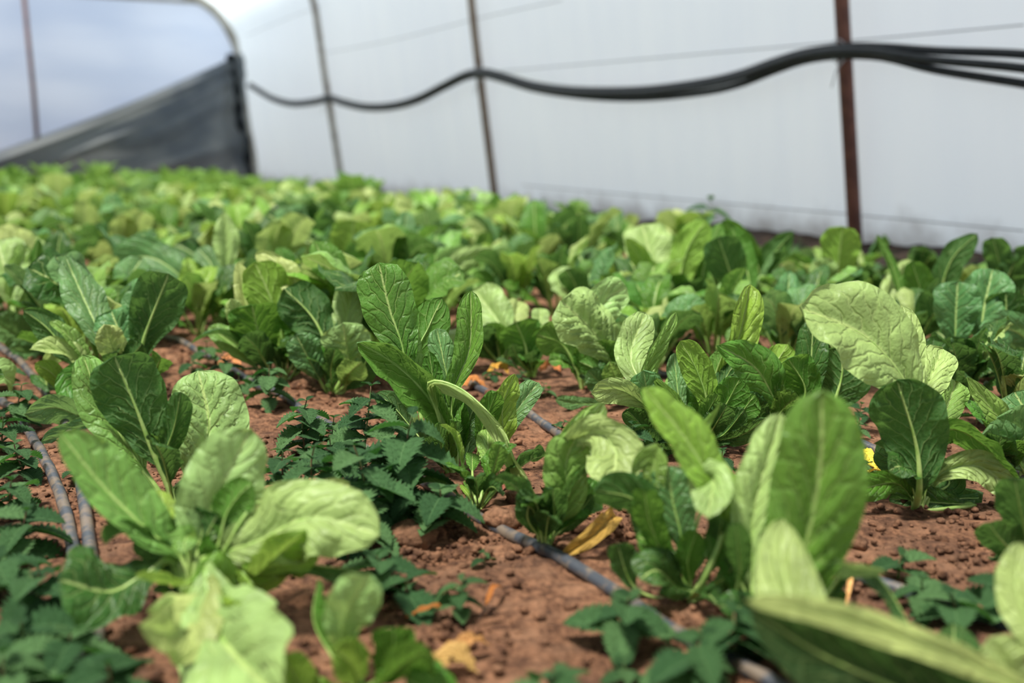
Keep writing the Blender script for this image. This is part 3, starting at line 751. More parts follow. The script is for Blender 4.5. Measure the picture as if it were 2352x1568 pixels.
chard(1760, 1005, 'sharp chard with a tall twisted bright leaf and a pointed leaf hanging left', [
 ([(1640, 960), (1655, 870), (1695, 780), (1724, 652)], 90, 10, 'y', dict(style='o', dz=.02, pucker=1.8, foldl=50, p=.12)),
 ([(1800, 980), (1775, 910), (1730, 840), (1648, 793)], 105, 15, 'n', dict(style='p', dz=-.06, fold=5)),
 ([(1790, 980), (1790, 910), (1778, 842)], 30, 10, 'p', dict(style='o', dz=-.03)),
 ([(1810, 980), (1850, 900), (1810, 822)], 92, 178, 'g', dict(style='r', dz=-.03)),
 ([(1800, 960), (1775, 860), (1810, 790)], 70, 175, 'y', dict(style='r', dz=.05)),
 ([(1865, 980), (1862, 870), (1868, 730)], 80, 0, 'd', dict(style='o', dz=.02, p=.1)),
 ([(1880, 980), (1930, 880), (1935, 795)], 145, 178, 'd', dict(style='r', dz=.0, p=.15)),
 ([(1730, 990), (1700, 940), (1690, 880)], 80, 172, 'd', dict(dz=.0)),
 ([(1760, 1000), (1740, 950), (1720, 900)], 60, 20, 'd', dict(dz=-.05)),
 ([(1780, 1000), (1830, 960), (1880, 930)], 60, 160, 'd', dict(dz=-.03)),
 ([(1770, 1000), (1765, 930), (1745, 870)], 60, 178, 'g', dict(dz=.03)),
 ([(1790, 1000), (1820, 920), (1850, 850)], 60, 172, 'd', dict(dz=.06)),
 ([(1750, 1000), (1720, 930), (1700, 860)], 66, 175, 'd', dict(dz=.05)),
 ([(1660, 960), (1640, 880), (1665, 800)], 60, 178, 'n', dict(dz=.02, style='o')),
 ([(1740, 1000), (1700, 1030), (1670, 1000)], 60, 100, 'd', {}),
])
chard(1432, 930, 'chard with a large pale puckered leaf leaning left, right of the sharp centre', [
 ([(1420, 880), (1395, 810), (1350, 750), (1288, 690)], 140, 24, 'w', dict(style='r', dz=-.04, pucker=2.2, fold=6)),
 ([(1425, 870), (1372, 760), (1390, 690), (1440, 660)], 90, 10, 'w', dict(style='r', dz=.05, ruffle=1.8, pucker=1.5)),
 ([(1425, 900), (1410, 860), (1400, 830)], 60, 5, 'p', dict(dz=-.08, pucker=2.2)),
 ([(1430, 910), (1380, 880), (1350, 850)], 60, 10, 'b', dict(dz=-.02)),
 ([(1440, 910), (1460, 860), (1450, 820)], 40, 172, 'd', dict(style='r')),
 ([(1420, 900), (1370, 850), (1330, 830)], 60, 172, 'g', dict(dz=.04)),
 ([(1430, 925), (1400, 890), (1395, 870)], 50, 10, 'n', dict(dz=-.1, pucker=2)),
 ([(1420, 925), (1330, 930), (1275, 918)], 36, 20, 'b', dict(dz=-.08)),
])
chard(1222, 865, 'chard with a cupped green leaf in the gap behind the central plant', [
 ([(1215, 850), (1208, 800), (1185, 740)], 100, 180, 'g', dict(style='r', dz=-.04, fold=20)),
 ([(1215, 840), (1210, 780), (1245, 745)], 60, 0, 'w', dict(style='r', dz=.03)),
 ([(1235, 820), (1240, 770), (1240, 708)], 46, 10, 'w', dict(style='r', dz=.08)),
 ([(1225, 860), (1190, 820), (1175, 790)], 40, 160, 'd', {}),
 ([(1230, 860), (1215, 820), (1210, 800)], 40, 10, 'p', {}),
])
chard(1340, 900, 'chard whose smooth green leaf droops left beneath the pale puckered leaf', [
 ([(1338, 895), (1325, 850), (1290, 790), (1232, 768)], 92, 165, 'n', dict(style='o', dz=-.03, pucker=.4, p=.3)),
 ([(1338, 890), (1340, 830), (1350, 790)], 60, 172, 'g', {}),
 ([(1342, 890), (1370, 840), (1390, 800)], 50, 20, 'd', {}),
])
chard(1150, 835, 'pale chard behind the narrow folded leaf of the central plant', [
 ([(1160, 810), (1150, 750), (1090, 665)], 105, 0, 'w', dict(style='o')),
 ([(1170, 810), (1180, 740), (1190, 690)], 60, 20, 'w', dict(style='r')),
 ([(1150, 830), (1110, 790), (1100, 750)], 80, 172, 'd', {}),
 ([(1150, 830), (1140, 780), (1130, 740)], 60, 172, 'g', {}),
])
chard(2112, 1160, 'tall chard at right with a very large pale leaf nodding left on a thick stalk', [
 ([(2104, 1100), (2098, 1000), (2085, 890), (1990, 775), (1836, 705)], 222, 32, 'w', dict(style='l', dz=-.05, p=.36, fold=8, pucker=.8)),
 ([(2112, 1120), (2104, 1020), (2060, 872)], 175, 178, 'd', dict(style='o', dz=-.03, d0=-.05, p=.12, pucker=.7)),
 ([(2110, 1110), (2085, 900), (2070, 700)], 92, 5, 'w', dict(style='o', dz=.07, p=.3, pucker=1.8)),
 ([(2120, 1100), (2110, 950), (2165, 800)], 90, 5, 'w', dict(style='r', dz=.14, pucker=2.4, p=.35)),
 ([(2130, 1090), (2160, 980), (2195, 875)], 80, 20, 'p', dict(style='r', dz=.12, pucker=2, p=.3)),
 ([(2125, 1130), (2170, 990), (2260, 1020), (2340, 1110)], 110, 60, 'g', dict(style='l', dz=-.03)),
 ([(2105, 1130), (2060, 1060), (2030, 1000)], 90, 178, 'd', dict(style='o', dz=.06)),
 ([(2125, 1150), (2160, 1090), (2250, 1072), (2338, 1138)], 85, -5, 'w', dict(style='o', dz=-.03, p=.15)),
 ([(2110, 1160), (2060, 1110), (1970, 1125)], 66, -10, 'g', dict(style='r', dz=-.05)),
 ([(2120, 1170), (2150, 1200), (2200, 1215), (2235, 1220), (2040, 1165)], 30, 0, 'd', dict(style='l')),
 ([(2230, 1235), (2180, 1215), (2120, 1195), (2040, 1160)], 100, -15, 'd', dict(style='o', dz=.02, p=.1)),
 ([(2105, 1150), (2070, 1120), (2060, 1090)], 55, 20, 'b', {}),
 ([(2130, 1140), (2180, 1110), (2150, 1060)], 80, 178, 'd', dict(dz=.04)),
])
chard(2330, 1110, 'grey green chard at the right picture edge above the light lying leaf', [
 ([(2345, 1090), (2330, 1010), (2270, 930), (2222, 866)], 60, 25, 'p', dict(style='p', dz=-.02)),
 ([(2350, 1090), (2340, 1000), (2290, 960)], 120, 5, 'b', dict(style='r', dz=-.03)),
 ([(2360, 1100), (2300, 1020), (2255, 1000)], 110, 10, 'b', dict(style='r', dz=-.05)),
 ([(2370, 1090), (2370, 980), (2330, 900)], 120, 10, 'b', dict(style='r', dz=.05)),
 ([(2330, 1110), (2290, 1060), (2300, 1000)], 90, 175, 'd', {}),
])
chard(2390, 1330, 'shaded chard reaching in from the right picture edge', [
 ([(2380, 1300), (2350, 1200), (2330, 1100)], 110, 170, 'd', dict(style='o')),
 ([(2370, 1310), (2300, 1240), (2270, 1200)], 100, 160, 'd', {}),
 ([(2390, 1320), (2330, 1290), (2280, 1290)], 80, 100, 'd', {}),
])
# behind the sharp zone
chard(1590, 745, 'two tall chard leaves, one pale and one bright, before the film wall right of centre', [
 ([(1510, 700), (1500, 620), (1475, 515)], 112, 5, 'w', dict(style='r', pucker=.8)),
 ([(1545, 720), (1500, 640), (1440, 545)], 50, 160, 'y', dict(style='l', dz=-.05)),
 ([(1560, 720), (1562, 640), (1580, 570), (1622, 505)], 80, 170, 'y', dict(style='o', dz=.0)),
 ([(1600, 720), (1620, 600), (1655, 510)], 50, 160, 'n', dict(dz=.05)),
 ([(1590, 730), (1560, 680), (1530, 640)], 80, 175, 'g', {}),
 ([(1610, 730), (1640, 690), (1620, 640)], 80, 10, 'p', dict(pucker=2)),
 ([(1600, 740), (1590, 690), (1570, 650)], 90, 175, 'd', dict(dz=-.07)),
])
chard(1690, 770, 'chard with a dark lobed leaf below the small weed on the wall line', [
 ([(1690, 720), (1680, 640), (1650, 545)], 95, 178, 'd', dict(style='r')),
 ([(1710, 720), (1720, 640), (1680, 520)], 60, 172, 'g', dict(dz=.06)),
 ([(1700, 740), (1660, 700), (1620, 680)], 70, 10, 'y', dict(pucker=2)),
 ([(1700, 740), (1740, 680), (1770, 640)], 60, 10, 'w', dict(pucker=1.6)),
 ([(1690, 750), (1660, 720), (1640, 690)], 70, 175, 'd', {}),
 ([(1720, 760), (1760, 700), (1730, 660)], 60, 0, 'p', {}),
])
chard(1780, 720, 'chard with a pointed leaf leaning right just left of the rusty hoop', [
 ([(1770, 680), (1760, 610), (1822, 530)], 62, 172, 'd', dict(style='p')),
 ([(1760, 680), (1730, 590), (1660, 505)], 50, 172, 'g', {}),
 ([(1770, 700), (1790, 640), (1830, 620)], 50, 20, 'w', {}),
 ([(1790, 700), (1830, 650), (1860, 640)], 50, 10, 'b', {}),
])
chard(1925, 745, 'chard with a round bright leaf standing right in front of the rusty hoop', [
 ([(1925, 700), (1925, 620), (1935, 520)], 92, 178, 'y', dict(style='r')),
 ([(1930, 710), (1910, 650), (1868, 600)], 72, 5, 'w', dict(style='r', dz=-.03)),
 ([(1920, 730), (1880, 690), (1740, 698)], 36, 70, 'p', dict(style='l', dz=-.1)),
 ([(1950, 720), (1980, 660), (2000, 640)], 40, 172, 'y', {}),
 ([(1900, 730), (1870, 690), (1840, 670)], 60, 172, 'd', {}),
 ([(1940, 730), (1900, 680), (1890, 660)], 60, 20, 'b', {}),
])
chard(2060, 800, 'chard with a narrow folded leaf and a smooth pointed leaf right of the rusty hoop', [
 ([(2040, 760), (2040, 680), (2095, 598)], 62, 20, 'w', dict(style='l', pucker=2)),
 ([(2080, 770), (2115, 690), (2095, 600)], 66, 178, 'g', dict(style='o')),
 ([(2080, 760), (2060, 640), (2014, 538)], 24, 160, 'n', dict(style='l', dz=.05)),
 ([(2070, 780), (2040, 730), (2030, 700)], 60, 170, 'd', {}),
 ([(2080, 790), (2110, 740), (2130, 700)], 50, 10, 'b', {}),
])
chard(2170, 780, 'chard with a long dark leaf curving right against the film wall', [
 ([(2170, 740), (2165, 660), (2190, 590), (2245, 537)], 66, 160, 'd', dict(style='l')),
 ([(2180, 750), (2200, 700), (2205, 645)], 66, 10, 'b', dict(style='r')),
 ([(2160, 760), (2140, 710), (2130, 690)], 50, 170, 'g', {}),
 ([(2190, 760), (2160, 730), (2150, 720)], 60, 0, 'b', {}),
])
chard(2270, 870, 'dark bluish chard clump with broad upright leaves by the right picture edge', [
 ([(2200, 830), (2195, 740), (2200, 645)], 112, 5, 'b', dict(style='r', pucker=1.3, dz=.0)),
 ([(2255, 820), (2258, 720), (2280, 618)], 120, 5, 'b', dict(style='o', pucker=1.5, dz=.04)),
 ([(2290, 830), (2310, 740), (2310, 670)], 100, 175, 'd', dict(style='r', dz=-.02)),
 ([(2290, 850), (2360, 800), (2330, 760), (2250, 752)], 90, 0, 'b', dict(style='o', dz=-.12)),
 ([(2250, 850), (2200, 800), (2150, 760)], 80, 20, 'd', dict(pucker=2)),
 ([(2260, 860), (2230, 820), (2160, 800)], 70, 170, 'd', {}),
 ([(2320, 850), (2360, 780), (2370, 700)], 100, 170, 'd', {}),
 ([(2300, 860), (2260, 830), (2230, 800)], 80, 175, 'd', dict(dz=-.08)),
])
chard(2330, 760, 'dark chard with ragged leaves in the far right against the film', [
 ([(2320, 700), (2300, 620), (2280, 545)], 62, 175, 'd', dict(style='r', ruffle=4)),
 ([(2350, 700), (2370, 620), (2360, 560)], 70, 175, 'd', dict(style='r', ruffle=4)),
 ([(2330, 720), (2310, 660), (2330, 600)], 70, 172, 'd', dict(ruffle=3)),
 ([(2340, 720), (2390, 680), (2400, 640)], 70, 10, 'd', {}),
])
chard(812, 690, 'chard with a big round glowing leaf behind the tall oval leaf', [
 ([(812, 670), (808, 600), (812, 505)], 104, 178, 'y', dict(style='r', pucker=.8)),
 ([(820, 680), (770, 640), (760, 590)], 60, 172, 'g', {}),
 ([(820, 680), (850, 640), (860, 600)], 60, 172, 'd', {}),
 ([(810, 680), (800, 650), (780, 620)], 70, 10, 'n', {}),
])
chard(925, 690, 'chard with a bluish leaf standing just right of the tall oval leaf tip', [
 ([(925, 660), (920, 590), (935, 485)], 52, 5, 'b', dict(style='o')),
 ([(930, 670), (925, 620), (930, 560)], 76, 178, 'd', dict(style='r', dz=-.05)),
 ([(920, 670), (890, 630), (870, 590)], 50, 172, 'g', {}),
 ([(935, 675), (960, 640), (985, 600)], 50, 10, 'w', {}),
])
chard(1080, 720, 'pale chard whose leaf points right, above the gap behind the central plant', [
 ([(1040, 700), (1020, 650), (1060, 600), (1132, 570)], 58, 10, 'w', dict(style='p', pucker=2)),
 ([(1090, 700), (1130, 640), (1130, 590)], 50, 172, 'd', dict(dz=.06)),
 ([(1070, 710), (1040, 660), (1010, 640)], 66, 0, 'w', dict(style='r')),
 ([(1080, 710), (1090, 660), (1080, 620)], 60, 10, 'p', dict(pucker=2)),
 ([(1080, 715), (1110, 690), (1120, 660)], 60, 172, 'g', {}),
])
chard(960, 740, 'pale chard with a wide leaf fanning right behind the tall oval leaf', [
 ([(960, 730), (960, 680), (935, 620)], 90, 5, 'w', dict(style='r', pucker=1.4)),
 ([(970, 730), (1000, 680), (985, 640)], 60, 10, 'p', {}),
 ([(950, 735), (920, 700), (910, 670)], 60, 172, 'g', {}),
])
chard(700, 640, 'small pale chard with an upright leaf between the blurred middle rows', [
 ([(705, 625), (700, 590), (702, 528)], 62, 5, 'w', dict(style='o')),
 ([(700, 630), (670, 590), (650, 570)], 40, 172, 'd', {}),
 ([(705, 630), (740, 590), (745, 560)], 40, 10, 'y', {}),
 ([(700, 635), (660, 560), (590, 450)], 34, 20, 'y', dict(style='l')),
])

# ------------------------------------------------------------------ the blurred rows further back
def template(seed, nl, h, nu_, nv_, stalks):
    rnd = random.Random(seed); res = []
    for i in range(nl):
        az = i*2.4+rnd.uniform(-.4, .4); inner = i/nl
        el = math.radians(rnd.uniform(62, 84) if i < nl*.6 else rnd.uniform(34, 60)); L = h*rnd.uniform(.75, 1.1)*(1 if i < nl*.6 else .85)
        d = Vector((math.cos(az), math.sin(az), 0)); droop = rnd.uniform(.2, 1.4)
        pts = []; p = Vector((math.cos(az)*.008, math.sin(az)*.008, 0)); e_ = el
        for k in range(6):
            pts.append(p.copy()); p = p+(d*math.cos(e_)+Vector((0, 0, math.sin(e_))))*L/5; e_ -= droop/5*(k+.4)*.55
        n0 = (Vector((0, 0, .6))-d)
        sw = rnd.uniform(-.5, .5)
        side = Vector((-d.y, d.x, 0))*sw
        def nf(t, T, n0=n0, side=side): return n0+side
        vs, fs, uvs, mid, nrm, _ = leaf_geo(pts, nf, L*rnd.uniform(.34, .52), p=rnd.uniform(.2, .38), style=rnd.choice('rrolp'), fold=rnd.uniform(4, 28), curl=rnd.uniform(-30, 15), pucker=1.3, ruffle=rnd.uniform(.6, 1.6), nu=nu_, nv=nv_, seed=seed*31+i, twist=rnd.uniform(-40, 40))
        sm = None
        if stalks:
            sv, sf = stalk_geo(mid, nrm, .0038, 5); sm = mesh('stalk', sv, sf, STALK)
        res.append((mesh('leaf', vs, fs, LEAF, uvs), sm, rnd.choice(['n', 'p', 'w', 'w', 'g', 'b', 'd', 'd', 'n', 'w', 'y'])))
    return res
T_mid = [template(100+i, 9, .27, 11, 26, True) for i in range(8)]
T_far = [template(200+i, 8, .28, 7, 13, False) for i in range(7)]
def frand(a, b): return rr.uniform(a, b)
cells = []
rr = random.Random(11)
al = .2
row = 0
ac = WALL+.60
while ac < 6.5:
    al = .3+rr.random()*.2
    while al < ENDA-.45:
        q = W(al+rr.uniform(-.07, .07), ac+rr.uniform(-.06, .06))
        v_ = q-CAM; D = v_.y*cp-v_.z*sp
        x = 1176+F*v_.x/D if D > .3 else 9e9
        if D > 1.95 and -170 < x < 2520:
            ok = all((q.xy-b_.xy).length > (.12 if D > 2.5 else .2) for b_ in PLANTS)
            yb = 784-F*(v_.y*sp+v_.z*cp)/D
            if D < (2.35 if x > 1450 or 560 < x < 900 else 2.75) and x < 2150 and (400 < x): ok = False
            if 1110 < x < 1370 and yb > 740: ok = False
            if D < 2.6 and x > 2150: ok = ok and True
            if 190 < x < 330 and 640 < yb < 760: ok = False
            if ok: cells.append((D, q, x))
        al += rr.uniform(.2, .31)
    ac += .30; row += 1
cells.sort(key=lambda c: c[0])
print('field plants', len(cells), cells[0][0], cells[-1][0])
SH = {}
def place(tpl, q, rz, s, label, group, tones):
    e = empty('chard_plant', (q.x, q.y, ground_h(q.x, q.y)), rz, label, 'chard plant', group); e.scale = (s, s, s)
    for j, (lm, sm, tn) in enumerate(tpl):
        if (lm, 'o') not in SH:
            o = bpy.data.objects.new('leaf', lm); SH[(lm, 'o')] = o
            if sm: SH[(lm, 's')] = bpy.data.objects.new('stalk', sm)
        else: o = SH[(lm, 'o')].copy()
        if o.name not in C.objects: C.objects.link(o)
        o.parent = e; o.color = (*TONES[tones if tones and rr.random() < .6 else tn], 1)
        if sm:
            s_ = SH[(lm, 's')]
            if s_.name in C.objects: s_ = s_.copy()
            C.objects.link(s_); s_.parent = o
# low inner leaves that close the heart of every clump set out above
for e, D0 in HAND:
    near = D0 < 1.3
    n_ = 4 if near else 6
    for j in range(n_):
        lm, sm, tn = T_mid[rr.randrange(8)][rr.randrange(9)]
        o = bpy.data.objects.new('leaf', lm); C.objects.link(o); o.parent = e
        s = rr.uniform(.30, .52)*(.8 if near else 1); o.scale = (s, s, s); o.rotation_euler = (0, 0, rr.random()*6.28)
        o.color = (*TONES[rr.choice('ddgdn')], 1)  # mostly dark tones, putting the clump's inner shade into the colour
        t = bpy.data.objects.new('stalk', sm); C.objects.link(t); t.parent = o
NIND = 298-15
fillers = [(1275, 722, .95, 'p', 'pale low chard in the gap above the cupped green leaf'), (1358, 765, .9, 'w', 'pale chard directly behind the large puckered leaning leaf'),
 (1185, 715, .9, None, 'chard behind the pale leaf next to the narrow folded leaf'), (1490, 800, .85, 'g', 'green chard between the puckered leaning leaf and the dense sharp clump'),
 (1640, 815, .85, 'p', 'chard just behind the tall twisted bright leaf'), (1800, 835, .85, 'b', 'bluish low chard behind the very large nodding leaf tip'),
 (1855, 780, .85, 'd', 'dark chard above the tip of the very large nodding leaf'), (600, 775, .75, 'g', 'low chard behind the wide glowing green leaf'),
 (905, 790, .8, 'w', 'pale chard hidden behind the tall oval leaf'), (2215, 935, .7, 'd', 'dark chard low under the bluish right edge clump'),
 (2325, 985, .7, 'd', 'dark chard at the right edge behind the pale curled leaf'), (1960, 900, .75, 'd', 'dark chard in the shade behind the thick stalk'),
 (1000, 770, .8, 'p', 'pale chard right behind the tall oval leaf and its neighbour'), (1420, 720, .9, 'd', 'dark chard behind the upper pale puckered leaf'),
 (360, 720, .7, 'b', 'bluish chard behind the dark jagged leaf')]
for fx, fy, fs_, ft, fl_ in fillers:
    q = G(fx, fy); place(T_mid[rr.randrange(7)], q, rr.random()*6.28, fs_, fl_, None, ft)
rest = []
for i, (D, q, x) in enumerate(cells):
    s = rr.uniform(.66, 1.2)*(1.0 if D < 6 else .95)
    if q.dot(RN) < WALL+1.0: s *= .85
    if D > 6 and rr.random() < .12: s *= 1.28
    if D < 4.6 and x > 1380: s *= .76
    rz = rr.random()*6.28
    if i < NIND-len(PLANTS):
        right = q.dot(RN) < WALL+1.15
        lab, grp = (('chard plant in the blurred row nearest the foot of the film side wall', 'chard in the row along the film wall') if right else
                    ('chard plant in the softly blurred rows behind the sharp plants', 'chard in the middle rows') if D < 5.2 else
                    ('chard plant in the strongly blurred rows before the dark shade cloth', 'chard in the far rows'))
        tn = 'd' if x > 2000 and D < 4 else None  # shade at the right put into darker leaf colours
        place((T_mid if D < 4.6 else T_far)[rr.randrange(7)], q, rz, s, lab, grp, tn)
    else: rest.append((q, rz, s))
# the remainder of the field as one mesh
TD = []
for t in T_far:
    TD.append([([v.co.copy() for v in lm.vertices], [tuple(p.vertices) for p in lm.polygons], lm) for lm, sm, tn in t])
vs, fs, uvs = [], [], []
for q, rz, s in rest:
    R = Matrix.Rotation(rz, 3, 'Z')
    for lv, lf_, lm in TD[rr.randrange(7)]:
        b = len(vs); vs += [(R@v)*s+q for v in lv]; fs += [tuple(k+b for k in f) for f in lf_]
        lu = [(0, 0)]*len(lv); ul = lm.uv_layers[0].data
        for lp in lm.loops: lu[lp.vertex_index] = tuple(ul[lp.index].uv)
        uvs += lu
if vs: tag(obj('chard_field', mesh('chard_field', vs, fs, LEAF, uvs), None, (1.05, 1.05, 1.1)), 'dense blurred mass of chard leaves in the farthest rows by the end wall', 'chard plants', None, 'stuff')

# ------------------------------------------------------------------ nettles and seedlings
def nettle_leaf(L, seed, nu_=9, nv_=37):
    vs, fs, uvs = [], [], []; rnd = random.Random(seed); wd = L*.33; teeth = 9
    for i in range(nv_):
        t = i/(nv_-1); pr = (t**.55*(1-t)**.85)/(.393**.55*.607**.85)
        saw = 1+.55*(((t*teeth) % 1)*-1+.5)*min(1, (1-t)*6)
        w_ = wd*pr*saw
        z = -.35*L*t*t+.10*L*t
        for j in range(nu_):
            u = -1+2*j/(nu_-1); au = abs(u)
            ph = t*5.5-au*1.5
            vs.append(Vector((L*t+ (.05*L*au*(1 if i else 0)), u*w_, z+au*w_*.35+L*.035*abs(math.sin(math.pi*ph))*math.sin(math.pi*min(1, au*1.1))+L*.02*noise.noise(Vector((t*4, u*2, seed))))))
            uvs.append((j/(nu_-1), t))
    for i in range(nv_-1):
        for j in range(nu_-1):
            a = i*nu_+j; fs.append((a, a+1, a+nu_+1, a+nu_))
    return mesh('leaf', vs, fs, NETL, uvs)
NL = [nettle_leaf(1.0, i) for i in range(4)]
def nettle(bx, by, hpx, lpx, pairs, label, lean=(0, 0), group=None, q=None, tone=None, name='nettle', cat='nettle'):
    if q is None: q = G(bx, by); D = gdepth(bx, by)
    else: D = 1
    k = D/F if bx is not None else 1
    h = hpx*k; L = lpx*k; q.z = ground_h(q.x, q.y)-.002
    e = empty(name, q, rr.random()*6.28, label, cat, group)
    pts = [Vector((0, 0, 0))]
    wob = rr.random()*6
    for i in range(1, 7):
        f = i/6; pts.append(Vector((lean[0]*h*f*f+.04*h*math.sin(f*5+wob), lean[1]*h*f*f+.03*h*math.cos(f*4+wob), h*f)))
    cpts = catmull(pts, 24)[0]
    v, f = tube(cpts, [max(.0006, min(.0022, L*.045))*(1-.5*i/23) for i in range(24)], 6)
    obj('stem', mesh('stem', v, f, NSTEM), e)
    if hpx > 80: pairs += 1 if bx is not None and bx < 300 else 2
    for i in range(pairs):
        f = (i+1.0)/pairs; f = .18+.82*f; pt = cpts[min(23, int(f*23))]
        size = L*(.55+.6*math.sin(math.pi*min(1, .25+.62*(i+1)/pairs)))*(.45 if i == pairs-1 and pairs > 2 else 1)
        for s in (0, 1):
            o = bpy.data.objects.new('leaf', NL[rr.randrange(4)]); C.objects.link(o); o.parent = e
            az = i*1.57+s*math.pi+rr.uniform(-.25, .25)
            pitch = math.radians(rr.uniform(-18, 22)-(30 if i == pairs-1 and pairs > 2 else 0))
            o.location = pt; o.rotation_euler = (rr.uniform(-.3, .3), pitch, az); sz = size*rr.uniform(.85, 1.15); o.scale = (sz, sz, sz)
            o.color = (*(tone or rr.choice([(.65, .7, .6), (.42, .52, .45), (1.15, 1.05, .95)])), 1)
    return e
big = [  # base x, y, height, leaf length, pairs, label
 (845, 1110, 225, 82, 6, 'tallest nettle of the central patch, tip in front of the puckered pale leaf'),
 (700, 1060, 150, 68, 6, 'nettle with drooping toothed leaves, left of the tallest nettle'),
 (935, 1175, 230, 105, 5, 'nettle with large dark leaves leaning against the central chard'),
 (835, 1235, 220, 105, 5, 'nettle with large blurred leaves in front of the tallest nettle'),
 (720, 1190, 170, 72, 4, 'blurred nettle left of the large leaved nettle'),
 (648, 1165, 130, 68, 4, 'leftmost nettle of the central patch, beside the pale chard leaf tip'),
 (1010, 1225, 115, 90, 4, 'dark nettle growing over the middle drip pipe'),
 (850, 1265, 95, 85, 4, 'low nettle rosette below the central patch'),
 (775, 1130, 130, 66, 5, 'nettle deep inside the central patch'),
 (900, 1100, 120, 66, 4, 'nettle half hidden behind the large leaved nettle'),
 (770, 1040, 90, 54, 4, 'nettle at the back of the central patch by the chard base'),
 (618, 940, 105, 50, 5, 'small bright nettle standing alone behind the central patch'),
 (760, 1200, 90, 70, 4, 'nettle filling the lower left of the central patch'),
 (940, 1215, 90, 80, 4, 'nettle low in the central patch beside the pipe'),
 (880, 1190, 120, 84, 4, 'dark nettle in the heart of the central patch'),
 (1060, 1420, 105, 62, 3, 'small seedling alone on the bare soil left of the drip pipe'),
 (1112, 1300, 40, 30, 2, 'tiny seedling close to the drip pipe on the bare soil'),
 (1428, 1500, 135, 105, 4, 'blurred seedling standing over the drip pipe in the foreground'),
 (1440, 1570, 60, 60, 3, 'tiny seedling at the foot of the blurred foreground seedling'),
 (1655, 1100, 72, 46, 4, 'sharp little nettle under the dense clump right of centre'),
 (1675, 1140, 40, 34, 2, 'tiny round leaved seedling beside the bent pale leaf'),
 (1440, 1075, 110, 52, 5, 'nettle growing between the grey lying leaf and the folded leaf'),
 (1465, 1135, 70, 45, 4, 'small nettle behind the folded drooping leaf'),
 (1385, 1085, 60, 40, 3, 'small weed by the second drip pipe'),
 (1500, 1060, 60, 40, 3, 'small weed in the shade of the dense clump'),
 (1290, 1000, 35, 30, 2, 'tiny weed beside the second drip pipe'),
 (1985, 1095, 40, 48, 3, 'small dark nettle above the yellow fallen leaf'),
 (1960, 1010, 60, 40, 3, 'weed in the gap left of the tall thick stalk'),
 (1975, 965, 40, 36, 3, 'small weed below the broad dark leaf'),
 (2110, 1400, 80, 90, 3, 'dark nettle right of the huge upright leaf'),
 (2190, 1440, 80, 95, 4, 'dark blurred nettle over the right hand pipe'),
 (2060, 1330, 70, 70, 3, 'small shaded weed beside the dark soil clods'),
 (2300, 1420, 90, 90, 3, 'dark nettle near the right picture edge'),
 (1680, 1540, 130, 110, 4, 'blurred dark nettle at the foot of the big foreground leaf'),
 (1590, 1600, 150, 110, 3, 'blurred nettle at the bottom edge right of the drip pipe'),
 (1265, 1660, 130, 120, 3, 'blurred seedling rising from the bottom edge in the middle'),
 (1790, 1520, 110, 90, 3, 'nettle squeezed between the huge leaf and the sweeping leaf'),
 (880, 1350, 90, 95, 3, 'pale blurred seedling at the tip of the left clump'),
 (935, 1390, 70, 100, 2, 'blurred broad leaved seedling left of the lone seedling'),
 (45, 985, 105, 50, 6, 'sharpest nettle at the left edge'),
 (10, 1040, 90, 56, 4, 'nettle cut by the left edge beside the drip pipe'),
 (55, 1105, 90, 62, 5, 'nettle between left edge and the left drip pipe'),
 (25, 1190, 90, 74, 4, 'blurred nettle at the left edge below the pipe bend'),
 (60, 1290, 110, 92, 5, 'large blurred nettle left of the two drip pipes'),
 (10, 1380, 110, 100, 4, 'very blurred nettle low at the left edge'),
 (95, 1420, 110, 105, 4, 'very blurred nettle below the large blurred nettle'),
 (60, 1530, 120, 120, 4, 'very blurred nettle in the lower left corner'),
 (160, 1560, 110, 120, 4, 'very blurred nettle beside the pipes at the bottom'),
 (250, 1640, 130, 120, 4, 'nettle at the bottom edge right of the two pipes'),
 (20, 1640, 150, 130, 4, 'nettle in the extreme lower left corner'),
 (-20, 900, 90, 60, 4, 'nettle at the left edge above the sharp nettle'),
 (180, 1110, 45, 40, 3, 'tiny nettle between the two drip pipes'),
 (2195, 905, 80, 46, 5, 'dark nettle under the bluish clump at the right edge'),
 (2290, 885, 70, 44, 4, 'dark nettle beneath the grey green leaf at the right edge'),
 (2345, 940, 80, 50, 4, 'dark nettle touching the right picture edge in mid height'),
 (2240, 975, 70, 50, 4, 'dark nettle between the pale curled leaf and the grey green leaves'),
 (2160, 860, 60, 40, 4, 'dark nettle just behind the very large pale leaf'),
 (480, 850, 60, 36, 4, 'small weed in the gap right of the dark jagged leaf'),
 (520, 880, 60, 38, 4, 'small weed right of another in the gap before the blurred clump'),
 (445, 870, 50, 34, 3, 'small weed beside the dark jagged leaf'),
 (550, 905, 45, 34, 3, 'small weed near the far end of the middle drip pipe'),
 (590, 880, 40, 32, 3, 'tiny weed at the base of the glowing green leaf'),
 (1250, 915, 30, 26, 3, 'tiny weed under the cupped green leaf'),
 (1200, 885, 30, 26, 3, 'tiny weed left of the cupped green leaf stalk'),
 (1130, 880, 30, 26, 3, 'tiny weed behind the narrow folded central leaf'),
 (1612, 625, 168, 58, 5, 'slender weed poking above the chard against the white film'),
 (1240, 560, 95, 46, 4, 'blurred weed sticking up left against the white film'),
]
for bx, by, h, l, p_, lab in big:
    nettle(bx, by, h, l, p_, lab, (rr.uniform(-.15, .15), rr.uniform(-.1, .1)))
